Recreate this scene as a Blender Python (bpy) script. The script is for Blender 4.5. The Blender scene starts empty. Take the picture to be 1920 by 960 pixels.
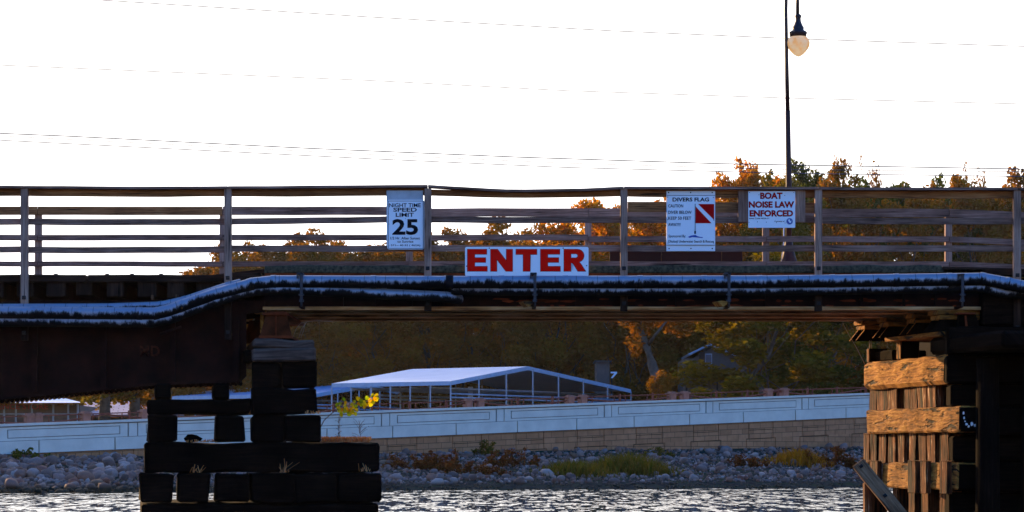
import bpy, bmesh, math, random
from mathutils import Vector, Matrix, noise

R = math.radians
random.seed(7)
C = bpy.context.scene.collection
scene = bpy.context.scene

# ------------------------------------------------------------------ camera, world, sun, exposure
F = 4864.0            # focal length in photo pixels (1920 wide)
CAMZ = 1.23           # height above the water
HOR = 860.0           # horizon row in the photo
cam_d = bpy.data.cameras.new("camera")
cam_d.sensor_width = 36.0
cam_d.lens = 36.0 * F / 1920.0
cam_d.shift_y = (HOR - 480.0) / 1920.0
cam_d.clip_start = 0.5
cam_d.clip_end = 5000
cam = bpy.data.objects.new("camera", cam_d)
cam.location = (0, 0, CAMZ)
cam.rotation_euler = (R(90), 0, 0)
C.objects.link(cam)
scene.camera = cam

SUN_AZ = R(-36)       # to the left of +Y
SUN_EL = R(11)
world = bpy.data.worlds.new("World")
scene.world = world
world.use_nodes = True
wn = world.node_tree
for n in list(wn.nodes): wn.nodes.remove(n)
sky = wn.nodes.new("ShaderNodeTexSky")
sky.sky_type = 'NISHITA'
sky.sun_disc = False
sky.sun_elevation = SUN_EL
sky.sun_rotation = SUN_AZ
sky.air_density = 1.6
sky.dust_density = 0.6
sky.ozone_density = 4.0
hs = wn.nodes.new("ShaderNodeHueSaturation")
hs.inputs['Saturation'].default_value = 1.5
bg = wn.nodes.new("ShaderNodeBackground")
bg.inputs['Strength'].default_value = 0.15
wo = wn.nodes.new("ShaderNodeOutputWorld")
wn.links.new(sky.outputs[0], hs.inputs['Color'])
tint = wn.nodes.new("ShaderNodeMix"); tint.data_type = 'RGBA'; tint.blend_type = 'MULTIPLY'; tint.inputs[0].default_value = 1.0
tint.inputs[7].default_value = (1.62, 1.32, 2.3, 1)
wn.links.new(hs.outputs[0], tint.inputs[6])
wn.links.new(tint.outputs[2], bg.inputs[0])
# added white glow that whitens the half of the sky the sun stands in
tcw = wn.nodes.new("ShaderNodeTexCoord")
dp = wn.nodes.new("ShaderNodeVectorMath"); dp.operation = 'DOT_PRODUCT'
VA = R(-18)
dp.inputs[1].default_value = (math.sin(VA), math.cos(VA), 0.0)
wn.links.new(tcw.outputs['Generated'], dp.inputs[0])
cn = wn.nodes.new("ShaderNodeTexNoise"); cn.inputs['Scale'].default_value = 2.2; cn.inputs['Detail'].default_value = 5
wn.links.new(tcw.outputs['Generated'], cn.inputs['Vector'])
ca = wn.nodes.new("ShaderNodeMath"); ca.operation = 'MULTIPLY_ADD'; ca.inputs[1].default_value = .5
wn.links.new(cn.outputs[0], ca.inputs[0]); wn.links.new(dp.outputs['Value'], ca.inputs[2])
cm_ = wn.nodes.new("ShaderNodeMapRange"); cm_.interpolation_type = 'SMOOTHSTEP'
cm_.inputs[1].default_value = .65; cm_.inputs[2].default_value = 1.08
wn.links.new(ca.outputs[0], cm_.inputs[0])
bg2 = wn.nodes.new("ShaderNodeBackground"); bg2.inputs[0].default_value = (1.0, .96, .93, 1); bg2.inputs['Strength'].default_value = 1.5
ms_ = wn.nodes.new("ShaderNodeMixShader")
wn.links.new(cm_.outputs[0], ms_.inputs[0]); wn.links.new(bg.outputs[0], ms_.inputs[1]); wn.links.new(bg2.outputs[0], ms_.inputs[2])
wn.links.new(ms_.outputs[0], wo.inputs[0])

sun_d = bpy.data.lights.new("sun", 'SUN')
sun_d.energy = 5.0
sun_d.angle = R(0.5)
sun_d.color = (1.0, 0.62, 0.27)
sun = bpy.data.objects.new("sun", sun_d)
sdir = Vector((math.sin(SUN_AZ) * math.cos(SUN_EL), math.cos(SUN_AZ) * math.cos(SUN_EL), math.sin(SUN_EL)))
sun.rotation_euler = sdir.to_track_quat('Z', 'Y').to_euler()
C.objects.link(sun)
vs = scene.view_settings
scene.display_settings.display_device = 'sRGB'
vs.view_transform = 'Standard'
vs.look = 'None'
vs.exposure = 0.72
vs.gamma = 1.0
vs.use_curve_mapping = False
scene.cycles.max_bounces = 8
scene.cycles.transparent_max_bounces = 8
scene.cycles.use_denoising = True

# ------------------------------------------------------------------ helpers
def P(px, py, Y):
    return Vector(((px - 960.0) * Y / F, Y, CAMZ + (HOR - py) * Y / F))
def X(px, Y): return (px - 960.0) * Y / F
def Z(py, Y): return CAMZ + (HOR - py) * Y / F

def tag(o, label=None, cat=None, group=None, kind=None):
    if label: o['label'] = label
    if cat: o['category'] = cat
    if group: o['group'] = group
    if kind: o['kind'] = kind
    return o

def empty(name, loc=(0, 0, 0), label=None, cat=None, group=None):
    o = bpy.data.objects.new(name, None)
    o.location = loc
    o.empty_display_size = 0.2
    C.objects.link(o)
    return tag(o, label, cat, group)

def link(name, me, mats, parent=None):
    if mats is not None:
        for m in (mats if isinstance(mats, (list, tuple)) else [mats]):
            me.materials.append(m)
    o = bpy.data.objects.new(name, me)
    C.objects.link(o)
    if parent is not None:
        o.parent = parent
        o.matrix_parent_inverse = Matrix.Translation(-Vector(parent.location))
    return o

def copy_tree(o, parent=None):
    c = o.copy()
    C.objects.link(c)
    if parent is not None:
        c.parent = parent
    for ch in list(o.children):
        copy_tree(ch, c)
    return c

class MB:
    """collects shapes and links them as one mesh"""
    def __init__(self):
        self.bm = bmesh.new()
        self.uv = self.bm.loops.layers.uv.new("UVMap")
    def _uv(self, faces, ax, mat, mi, inv=None):
        ou, ov = random.uniform(0, 50), random.uniform(0, 50)
        for f in faces:
            f.material_index = mi
            for l in f.loops:
                co = inv @ l.vert.co if inv else l.vert.co
                a = co[ax]
                b = co[(ax + 1) % 3] + co[(ax + 2) % 3]
                l[self.uv].uv = (a + ou, b + ov)
    def box(self, x0, x1, y0, y1, z0, z1, bevel=0.0, rot=None, loc=None, mi=0, seg=0, rough=0.0, ax=None):
        b2 = bmesh.new()
        r = bmesh.ops.create_cube(b2, size=1)
        sx, sy, sz = x1 - x0, y1 - y0, z1 - z0
        for v in b2.verts:
            v.co = Vector((v.co.x * sx + (x0 + x1) / 2, v.co.y * sy + (y0 + y1) / 2, v.co.z * sz + (z0 + z1) / 2))
        dims = [abs(sx), abs(sy), abs(sz)]
        if ax is None: ax = dims.index(max(dims))
        if bevel > 0:
            bmesh.ops.bevel(b2, geom=list(b2.edges), offset=min(bevel, min(dims) * .4), segments=1, affect='EDGES')
        if seg > 0:
            lo = [x0, y0, z0][ax]
            for k in range(1, seg):
                no = Vector((0, 0, 0)); no[ax] = 1
                co = Vector((0, 0, 0)); co[ax] = lo + dims[ax] * k / seg
                bmesh.ops.bisect_plane(b2, geom=list(b2.verts) + list(b2.edges) + list(b2.faces), plane_co=co, plane_no=no)
        if rough > 0:
            sd = random.uniform(0, 100)
            for v in b2.verts:
                q = Vector(v.co) * 3.1 + Vector((sd, sd, sd))
                v.co += Vector((noise.noise(q), noise.noise(q + Vector((9, 0, 0))), noise.noise(q + Vector((0, 9, 0))))) * rough
        self.merge(b2, ax, rot, loc, mi)
        return self
    def merge(self, b2, ax=0, rot=None, loc=None, mi=0):
        vm = {}
        M = Matrix.Identity(4)
        if rot is not None: M = rot.to_4x4()
        if loc is not None: M = Matrix.Translation(loc) @ M
        ou, ov = random.uniform(0, 50), random.uniform(0, 50)
        for v in b2.verts: vm[v] = self.bm.verts.new(M @ v.co)
        for f in b2.faces:
            try: nf = self.bm.faces.new([vm[v] for v in f.verts])
            except ValueError: continue
            nf.material_index = mi
            nf.smooth = f.smooth
            for l, v in zip(nf.loops, f.verts):
                l[self.uv].uv = (v.co[ax] + ou, v.co[(ax + 1) % 3] + v.co[(ax + 2) % 3] + ov)
        b2.free()
    def prism(self, pts, y0, y1, skew=0.0, mi=0, ax=0, bevel=0.0, rough=0.0):
        """pts in (x,z), extruded along y; the back is shifted by skew*depth in x"""
        b2 = bmesh.new()
        a = [b2.verts.new((x, y0, z)) for x, z in pts]
        b = [b2.verts.new((x + skew * (y1 - y0), y1, z)) for x, z in pts]
        n = len(pts)
        b2.faces.new(a); b2.faces.new(b[::-1])
        for i in range(n):
            b2.faces.new([a[i], b[i], b[(i + 1) % n], a[(i + 1) % n]])
        bmesh.ops.recalc_face_normals(b2, faces=b2.faces)
        if bevel > 0:
            bmesh.ops.bevel(b2, geom=list(b2.edges), offset=bevel, segments=1, affect='EDGES')
        if rough > 0:
            xs = [p[0] for p in pts]
            for k in range(1, int((max(xs) - min(xs)) / .25) + 1):
                bmesh.ops.bisect_plane(b2, geom=list(b2.verts) + list(b2.edges) + list(b2.faces), plane_co=(min(xs) + k * .25, 0, 0), plane_no=(1, 0, 0))
            sd = random.uniform(0, 100)
            for v in b2.verts:
                q = Vector(v.co) * 3.1 + Vector((sd, sd, sd))
                v.co += Vector((noise.noise(q), noise.noise(q + Vector((9, 0, 0))), noise.noise(q + Vector((0, 9, 0))))) * rough
        self.merge(b2, ax, mi=mi)
        return self
    def tube(self, pts, r, seg=10, mi=0, caps=True, smooth=True):
        pts = [Vector(p) for p in pts]
        rs = r if isinstance(r, (list, tuple)) else [r] * len(pts)
        rings = []
        u = [0.0]
        for i in range(1, len(pts)): u.append(u[-1] + (pts[i] - pts[i - 1]).length)
        up0 = Vector((0, 0, 1))
        for i, p in enumerate(pts):
            if i == 0: t = pts[1] - pts[0]
            elif i == len(pts) - 1: t = pts[-1] - pts[-2]
            else: t = (pts[i + 1] - p).normalized() + (p - pts[i - 1]).normalized()
            t.normalize()
            up = up0 if abs(t.dot(up0)) < .95 else Vector((0, 1, 0))
            s = t.cross(up).normalized(); w = s.cross(t).normalized()
            rings.append([self.bm.verts.new(p + (w * math.cos(2 * math.pi * k / seg) + s * math.sin(2 * math.pi * k / seg)) * rs[i]) for k in range(seg)])
        o = random.uniform(0, 60)
        for i in range(len(rings) - 1):
            for k in range(seg):
                f = self.bm.faces.new([rings[i][k], rings[i + 1][k], rings[i + 1][(k + 1) % seg], rings[i][(k + 1) % seg]])
                f.smooth = smooth; f.material_index = mi
                uvs = [(u[i] + o, k / seg), (u[i + 1] + o, k / seg), (u[i + 1] + o, (k + 1) / seg), (u[i] + o, (k + 1) / seg)]
                for l, q in zip(f.loops, uvs): l[self.uv].uv = q
        if caps:
            for rg in (rings[0][::-1], rings[-1]):
                try:
                    f = self.bm.faces.new(rg); f.material_index = mi
                except ValueError: pass
        return self
    def lathe(self, prof, cx, cy, seg=20, mi=0):
        """prof: list of (radius, z)"""
        rings = [[self.bm.verts.new((cx + max(r, .0005) * math.cos(2 * math.pi * k / seg), cy + max(r, .0005) * math.sin(2 * math.pi * k / seg), z)) for k in range(seg)] for r, z in prof]
        for i in range(len(rings) - 1):
            for k in range(seg):
                f = self.bm.faces.new([rings[i][k], rings[i + 1][k], rings[i + 1][(k + 1) % seg], rings[i][(k + 1) % seg]])
                f.smooth = True; f.material_index = mi
        return self
    def quad(self, vs, mi=0):
        f = self.bm.faces.new([self.bm.verts.new(v) for v in vs]); f.material_index = mi
        return self
    def build(self, name, mats, parent=None, recalc=True):
        if recalc: bmesh.ops.recalc_face_normals(self.bm, faces=self.bm.faces)
        me = bpy.data.meshes.new(name)
        self.bm.to_mesh(me); self.bm.free()
        return link(name, me, mats, parent)

# ------------------------------------------------------------------ materials
def newmat(name):
    m = bpy.data.materials.new(name)
    m.use_nodes = True
    nt = m.node_tree
    for n in list(nt.nodes): nt.nodes.remove(n)
    out = nt.nodes.new("ShaderNodeOutputMaterial")
    b = nt.nodes.new("ShaderNodeBsdfPrincipled")
    nt.links.new(b.outputs[0], out.inputs[0])
    return m, nt, b, out
def N(nt, t, **kw):
    n = nt.nodes.new(t)
    for k, v in kw.items():
        if k in n.inputs: n.inputs[k].default_value = v
        else: setattr(n, k, v)
    return n
def ramp(nt, fac, stops):
    r = nt.nodes.new("ShaderNodeValToRGB")
    e = r.color_ramp.elements
    while len(e) > 1: e.remove(e[-1])
    e[0].position, e[0].color = stops[0][0], (*stops[0][1], 1)
    for p, c in stops[1:]:
        k = e.new(p); k.color = (*c, 1)
    nt.links.new(fac, r.inputs[0])
    return r.outputs[0]
def bump(nt, b, h, strength=.5, dist=.01):
    n = N(nt, "ShaderNodeBump", Strength=strength, Distance=dist)
    nt.links.new(h, n.inputs['Height']); nt.links.new(n.outputs[0], b.inputs['Normal'])
    return n

def wood(name, dark, mid, light, grain=(3, 60), rough=.85, bstr=.5, spec=.2, cracks=True, bd=.006, cr=(.30, .40), rp=None):
    m, nt, b, out = newmat(name)
    tc = N(nt, "ShaderNodeTexCoord")
    mp = N(nt, "ShaderNodeMapping"); mp.inputs['Scale'].default_value = (grain[0], grain[1], 1)
    nt.links.new(tc.outputs['UV'], mp.inputs[0])
    n1 = N(nt, "ShaderNodeTexNoise", Scale=1.0, Detail=6, Roughness=.65, Distortion=.4)
    nt.links.new(mp.outputs[0], n1.inputs['Vector'])
    n2 = N(nt, "ShaderNodeTexNoise", Scale=2.3, Detail=4)
    nt.links.new(tc.outputs['Object'], n2.inputs['Vector'])
    mx = N(nt, "ShaderNodeMath", operation='MULTIPLY_ADD'); mx.inputs[1].default_value = .65
    nt.links.new(n1.outputs[0], mx.inputs[0])
    m2 = N(nt, "ShaderNodeMath", operation='MULTIPLY'); m2.inputs[1].default_value = .38
    nt.links.new(n2.outputs[0], m2.inputs[0]); nt.links.new(m2.outputs[0], mx.inputs[2])
    col = ramp(nt, mx.outputs[0], rp or [(.36, dark), (.52, mid), (.68, light)])
    oi = N(nt, "ShaderNodeObjectInfo")
    hv = N(nt, "ShaderNodeHueSaturation")
    mr = N(nt, "ShaderNodeMapRange"); mr.inputs[3].default_value = .8; mr.inputs[4].default_value = 1.2
    nt.links.new(oi.outputs['Random'], mr.inputs[0]); nt.links.new(mr.outputs[0], hv.inputs['Value'])
    nt.links.new(col, hv.inputs['Color'])
    last = hv.outputs[0]
    hgt = n1.outputs[0]
    if cracks:
        mp2 = N(nt, "ShaderNodeMapping"); mp2.inputs['Scale'].default_value = (grain[0] * .5, grain[1] * .45, 1)
        nt.links.new(tc.outputs['UV'], mp2.inputs[0])
        n3 = N(nt, "ShaderNodeTexNoise", Scale=1.0, Detail=3, Roughness=.6)
        nt.links.new(mp2.outputs[0], n3.inputs['Vector'])
        ck = N(nt, "ShaderNodeMapRange"); ck.inputs[1].default_value = cr[0]; ck.inputs[2].default_value = cr[1]
        nt.links.new(n3.outputs[0], ck.inputs[0])
        mm = N(nt, "ShaderNodeMix", data_type='RGBA'); mm.inputs['A'].default_value = (*[c * .35 for c in dark], 1)
        nt.links.new(ck.outputs[0], mm.inputs[0]); nt.links.new(last, mm.inputs[7]); mm.inputs[6].default_value = (*[c * .35 for c in dark], 1)
        last = mm.outputs[2]
        ad = N(nt, "ShaderNodeMath", operation='MULTIPLY')
        nt.links.new(ck.outputs[0], ad.inputs[0]); nt.links.new(n1.outputs[0], ad.inputs[1]); hgt = ad.outputs[0]
    nt.links.new(last, b.inputs['Base Color'])
    b.inputs['Roughness'].default_value = rough
    b.inputs['Specular IOR Level'].default_value = spec
    bump(nt, b, hgt, bstr, bd)
    return m

def plain(name, c, rough=.6, metal=0, spec=.4, var=.15, scale=4.0, bstr=.15, detail=5, bd=.01):
    m, nt, b, out = newmat(name)
    tc = N(nt, "ShaderNodeTexCoord")
    n = N(nt, "ShaderNodeTexNoise", Scale=scale, Detail=detail, Roughness=.6)
    nt.links.new(tc.outputs['Object'], n.inputs['Vector'])
    col = ramp(nt, n.outputs[0], [(.3, tuple(max(0, k * (1 - var)) for k in c)), (.7, tuple(k * (1 + var) for k in c))])
    nt.links.new(col, b.inputs['Base Color'])
    b.inputs['Roughness'].default_value = rough
    b.inputs['Metallic'].default_value = metal
    b.inputs['Specular IOR Level'].default_value = spec
    if bstr > 0: bump(nt, b, n.outputs[0], bstr, bd)
    return m

M = {}
M['rail'] = wood('weathered_rail', (.07, .035, .022), (.24, .125, .085), (.40, .23, .165), (2.5, 55))
M['rail_brown'] = wood('brown_rail', (.07, .028, .010), (.26, .10, .032), (.38, .18, .07), (2.5, 50))
M['post'] = wood('post_wood', (.13, .07, .048), (.34, .195, .135), (.48, .31, .23), (2.5, 55))
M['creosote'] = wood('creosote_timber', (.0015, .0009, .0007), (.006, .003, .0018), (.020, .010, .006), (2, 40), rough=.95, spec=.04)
M['greytimber'] = wood('grey_cap_timber', (.03, .015, .010), (.09, .053, .038), (.20, .13, .10), (2, 30))
M['tietimber'] = wood('tie_timber', (.010, .005, .003), (.028, .014, .009), (.06, .032, .020), (2, 30), spec=.05)
M['gold'] = wood('bleached_fender_timber', (.03, .010, .003), (.42, .165, .026), (.78, .40, .09), (4, 22), bstr=1.0, bd=.05, cr=(.36, .44))
M['goldrough'] = wood('split_pile_wood', (.02, .006, .002), (.07, .024, .008), (.70, .44, .22), (1.6, 26), bstr=1.0, bd=.03, cr=(.40, .47), rp=[(.42, (.02, .006, .002)), (.54, (.15, .045, .012)), (.60, (.22, .08, .025)), (.66, (.85, .62, .38))])
M['fender'] = wood('grey_fender_plank', (.04, .016, .007), (.15, .07, .032), (.30, .165, .085), (2.2, 34), bstr=.8)
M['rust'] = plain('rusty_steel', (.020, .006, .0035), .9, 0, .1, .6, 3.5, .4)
M['rustred'] = plain('red_rusty_steel', (.15, .028, .008), .85, 0, .1, .6, 5, .4)
M['rustmid'] = plain('reddish_steel', (.085, .022, .008), .85, 0, .05, .6, 5, .4)
M['stencil'] = plain('faded_stencil_paint', (.06, .014, .006), .8, 0, .1, .7, 30, .1)
M['flange'] = wood('lit_rust_flange', (.10, .03, .01), (.60, .28, .09), (.95, .64, .32), (1.2, 30), bstr=.5, cracks=True)  # rust brightened to gold in the colour, for light reflected off the water
M['steel'] = plain('dark_steel_bracket', (.035, .035, .042), .55, .3, .4, .3, 12)
M['bolt'] = plain('bolt_steel', (.02, .018, .018), .6, .5, .4, .3, 30)
M['mossy'] = plain('mossy_concrete', (.065, .058, .036), .95, 0, .1, .75, 22, .8, 8)
M['concrete'] = plain('barrier_concrete', (.64, .60, .50), .85, 0, .2, .10, 1.4, .1)
M['grime'] = plain('joint_grime', (.20, .18, .16), .9, 0, .1, .2, 3, .1)
M['pinkstone'] = plain('pink_precast', (.24, .13, .10), .9, 0, .2, .2, 6, .3)
M['redpaint'] = plain('red_brown_railing_paint', (.12, .034, .022), .7, 0, .3, .2, 6, .1)
M['galv'] = plain('galvanised_frame', (.30, .35, .42), .5, .4, .4, .2, 2, .05)
M['galvblue'] = plain('blue_grey_trim', (.40, .50, .62), .6, .1, .3, .1, 3, 0)
M['signback'] = plain('sign_backing_board', (.44, .47, .50), .7, 0, .3, .12, 9, .1)
M['signwhite'] = plain('sign_white_sheet', (.86, .88, .90), .8, 0, .02, .03, 3, .02)
M['black'] = plain('sign_black', (.012, .012, .016), .8, 0, .02, .1, 9, 0)
M['red'] = plain('sign_red', (.95, .008, .004), .8, 0, .02, .06, 9, 0)
M['darkred'] = plain('sign_dark_red', (.50, .006, .006), .8, 0, .02, .1, 9, 0)
M['blue'] = plain('sign_blue', (.02, .07, .35), .5, 0, .3, .1, 9, 0)
M['halo'] = plain('sign_white_outline', (.85, .86, .86), .5, 0, .3, .03, 9, 0)
M['lampmetal'] = plain('lamp_bronze_paint', (.030, .014, .014), .45, .2, .4, .2, 9, .05)
M['polebrown'] = plain('lamp_post_paint', (.05, .018, .012), .6, .1, .3, .2, 9, .05)
M['brownpanel'] = plain('brown_sheet_metal', (.035, .012, .007), .7, 0, .2, .25, 3, .1)
M['trunk'] = plain('bark', (.085, .068, .055), .95, 0, .1, .4, 3, .8, 6, .05)
M['palebark'] = plain('pale_bark', (.09, .08, .07), .95, 0, .1, .4, 3, .8, 6, .05)
M['twig'] = plain('dry_twig', (.42, .27, .19), .9, 0, .1, .3, 20, .1)
M['siding'] = plain('house_siding', (.11, .085, .07), .8, 0, .2, .15, 3, .1)
M['darktrim'] = plain('dark_trim', (.03, .018, .014), .8, 0, .2, .2, 3, .1)
M['glass'] = plain('dark_window_glass', (.10, .12, .14), .12, 0, .8, .2, 2, 0)
M['storeglass'] = plain('store_window', (.13, .085, .07), .5, 0, .2, .3, 1, 0)
M['white'] = plain('white_paint', (.72, .74, .76), .6, 0, .4, .05, 3, .05)
M['letters'] = plain('faded_red_letters', (.45, .05, .05), .6, 0, .3, .1, 5, 0)
M['asphalt'] = plain('road_asphalt', (.05, .05, .05), .9, 0, .2, .2, 3, .2)
M['stuffrock'] = None

# pipe jacket: reflective sheet metal, tarry drips from the underside
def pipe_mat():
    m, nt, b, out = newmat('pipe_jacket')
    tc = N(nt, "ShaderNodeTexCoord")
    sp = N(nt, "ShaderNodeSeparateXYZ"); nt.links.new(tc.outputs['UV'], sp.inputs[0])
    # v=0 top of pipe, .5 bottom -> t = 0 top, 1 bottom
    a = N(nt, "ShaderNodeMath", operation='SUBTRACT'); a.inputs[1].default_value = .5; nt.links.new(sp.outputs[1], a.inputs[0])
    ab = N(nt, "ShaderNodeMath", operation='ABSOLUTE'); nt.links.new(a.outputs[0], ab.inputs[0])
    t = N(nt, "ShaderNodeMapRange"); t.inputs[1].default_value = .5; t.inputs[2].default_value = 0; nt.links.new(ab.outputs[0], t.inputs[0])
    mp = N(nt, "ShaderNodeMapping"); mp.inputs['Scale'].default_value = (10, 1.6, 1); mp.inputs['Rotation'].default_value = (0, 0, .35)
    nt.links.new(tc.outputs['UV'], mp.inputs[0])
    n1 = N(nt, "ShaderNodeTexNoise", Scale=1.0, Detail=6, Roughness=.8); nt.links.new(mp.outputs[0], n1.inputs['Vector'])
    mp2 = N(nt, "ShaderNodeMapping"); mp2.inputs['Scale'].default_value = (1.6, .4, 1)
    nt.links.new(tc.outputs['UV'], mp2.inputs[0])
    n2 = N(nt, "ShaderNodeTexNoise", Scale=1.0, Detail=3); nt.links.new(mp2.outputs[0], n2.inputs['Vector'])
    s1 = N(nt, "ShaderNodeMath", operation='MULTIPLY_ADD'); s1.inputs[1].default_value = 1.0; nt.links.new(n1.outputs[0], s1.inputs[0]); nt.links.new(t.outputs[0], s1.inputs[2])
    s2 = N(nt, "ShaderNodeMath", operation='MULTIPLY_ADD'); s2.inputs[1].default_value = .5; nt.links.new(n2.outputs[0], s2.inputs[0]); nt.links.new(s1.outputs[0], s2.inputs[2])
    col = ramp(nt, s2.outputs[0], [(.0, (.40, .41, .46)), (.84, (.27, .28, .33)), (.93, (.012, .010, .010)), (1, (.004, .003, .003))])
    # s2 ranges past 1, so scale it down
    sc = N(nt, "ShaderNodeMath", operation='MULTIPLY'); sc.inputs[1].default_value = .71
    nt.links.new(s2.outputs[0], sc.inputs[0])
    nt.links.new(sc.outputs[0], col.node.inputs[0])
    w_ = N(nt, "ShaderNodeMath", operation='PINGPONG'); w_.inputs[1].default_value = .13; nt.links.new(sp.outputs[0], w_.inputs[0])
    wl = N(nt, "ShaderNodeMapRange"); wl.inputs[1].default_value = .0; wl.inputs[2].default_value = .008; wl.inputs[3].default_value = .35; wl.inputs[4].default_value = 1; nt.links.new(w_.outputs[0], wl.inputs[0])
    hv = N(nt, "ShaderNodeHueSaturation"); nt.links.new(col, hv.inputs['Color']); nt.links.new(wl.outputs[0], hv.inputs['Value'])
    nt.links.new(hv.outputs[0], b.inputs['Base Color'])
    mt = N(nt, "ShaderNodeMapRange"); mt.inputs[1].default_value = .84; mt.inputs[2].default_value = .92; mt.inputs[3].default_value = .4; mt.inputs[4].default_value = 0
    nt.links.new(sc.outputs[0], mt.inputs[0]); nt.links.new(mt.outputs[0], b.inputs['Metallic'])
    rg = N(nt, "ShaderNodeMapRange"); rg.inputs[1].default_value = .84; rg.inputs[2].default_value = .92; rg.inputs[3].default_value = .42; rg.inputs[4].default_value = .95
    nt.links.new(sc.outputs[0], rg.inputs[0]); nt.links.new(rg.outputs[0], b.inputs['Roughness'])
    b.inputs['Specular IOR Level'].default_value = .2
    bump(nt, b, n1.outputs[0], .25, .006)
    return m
M['pipe'] = pipe_mat()

def water_mat():
    m, nt, b, out = newmat('lake_water')
    tc = N(nt, "ShaderNodeTexCoord")
    def nz(sx, sy, det, scale=1.0, rot=0):
        mp = N(nt, "ShaderNodeMapping"); mp.inputs['Scale'].default_value = (sx, sy, 1); mp.inputs['Rotation'].default_value = (0, 0, rot)
        nt.links.new(tc.outputs['Object'], mp.inputs[0])
        n = N(nt, "ShaderNodeTexNoise", Scale=scale, Detail=det, Roughness=.6)
        nt.links.new(mp.outputs[0], n.inputs['Vector']); return n
    a = nz(2.1, .42, 2); c = nz(5.5, 1.0, 2, rot=.08)
    va = N(nt, "ShaderNodeVectorMath", operation='SUBTRACT'); va.inputs[1].default_value = (.5, .5, .5); nt.links.new(a.outputs['Color'], va.inputs[0])
    vc = N(nt, "ShaderNodeVectorMath", operation='SUBTRACT'); vc.inputs[1].default_value = (.5, .5, .5); nt.links.new(c.outputs['Color'], vc.inputs[0])
    ad = N(nt, "ShaderNodeVectorMath", operation='ADD'); nt.links.new(va.outputs[0], ad.inputs[0]); nt.links.new(vc.outputs[0], ad.inputs[1])
    ml = N(nt, "ShaderNodeVectorMath", operation='MULTIPLY'); ml.inputs[1].default_value = (.5, .9, 0); nt.links.new(ad.outputs[0], ml.inputs[0])
    up = N(nt, "ShaderNodeVectorMath", operation='ADD'); up.inputs[1].default_value = (0, 0, 1); nt.links.new(ml.outputs[0], up.inputs[0])
    nm = N(nt, "ShaderNodeVectorMath", operation='NORMALIZE'); nt.links.new(up.outputs[0], nm.inputs[0])
    nt.links.new(nm.outputs[0], b.inputs['Normal'])
    b.inputs['Base Color'].default_value = (.006, .010, .012, 1)
    b.inputs['Roughness'].default_value = .05
    b.inputs['IOR'].default_value = 1.33
    return m
M['water'] = water_mat()

def leafmat(name, cols, trans=.45):
    m, nt, b, out = newmat(name)
    nt.nodes.remove(b)
    g = N(nt, "ShaderNodeNewGeometry")
    col = ramp(nt, g.outputs['Random Per Island'], [(i / max(1, len(cols) - 1), c) for i, c in enumerate(cols)])
    d = N(nt, "ShaderNodeBsdfDiffuse"); t = N(nt, "ShaderNodeBsdfTranslucent")
    nt.links.new(col, d.inputs[0])
    hv = N(nt, "ShaderNodeHueSaturation"); hv.inputs['Saturation'].default_value = 1.15; hv.inputs['Value'].default_value = 1.5
    nt.links.new(col, hv.inputs['Color']); nt.links.new(hv.outputs[0], t.inputs[0])
    mx = N(nt, "ShaderNodeMixShader"); mx.inputs[0].default_value = trans
    nt.links.new(d.outputs[0], mx.inputs[1]); nt.links.new(t.outputs[0], mx.inputs[2]); nt.links.new(mx.outputs[0], out.inputs[0])
    return m
M['leaf_dark'] = leafmat('dull_olive_leaves', [(.19, .095, .014), (.24, .12, .014), (.26, .09, .012), (.16, .085, .014)])
M['leaf_brown'] = leafmat('brown_leaves', [(.20, .085, .014), (.16, .08, .014), (.25, .095, .014), (.14, .075, .014)])
M['leaf_orange'] = leafmat('orange_leaves', [(.50, .18, .018), (.34, .17, .02), (.45, .14, .016), (.20, .12, .02), (.54, .20, .018)], .65)
M['leaf_yellow'] = leafmat('yellow_green_leaves', [(.12, .095, .013), (.17, .115, .013), (.09, .075, .010), (.20, .11, .013)])
M['leaf_green'] = leafmat('green_leaves', [(.06, .075, .012), (.08, .095, .015), (.06, .06, .012), (.10, .10, .02)])
M['leaf_rust'] = leafmat('rusty_leaves', [(.22, .085, .012), (.30, .11, .012), (.15, .08, .012)], .3)
M['grass'] = leafmat('bank_grass', [(.06, .07, .012), (.09, .08, .016), (.13, .08, .02), (.04, .05, .01)])
M['brush'] = leafmat('rusty_brush', [(.11, .035, .015), (.08, .03, .012), (.15, .055, .02), (.06, .04, .012)])
M['drygrass'] = leafmat('dry_grass', [(.75, .30, .10), (.55, .20, .07), (.80, .45, .2), (.45, .16, .06)])
M['saplingleaf'] = leafmat('sapling_leaves', [(.55, .42, .03), (.30, .38, .03), (.62, .30, .02), (.60, .50, .04), (.18, .30, .02), (.70, .20, .02)], .55)
M['vine'] = leafmat('dark_vine', [(.04, .03, .01), (.06, .035, .01)])

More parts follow.
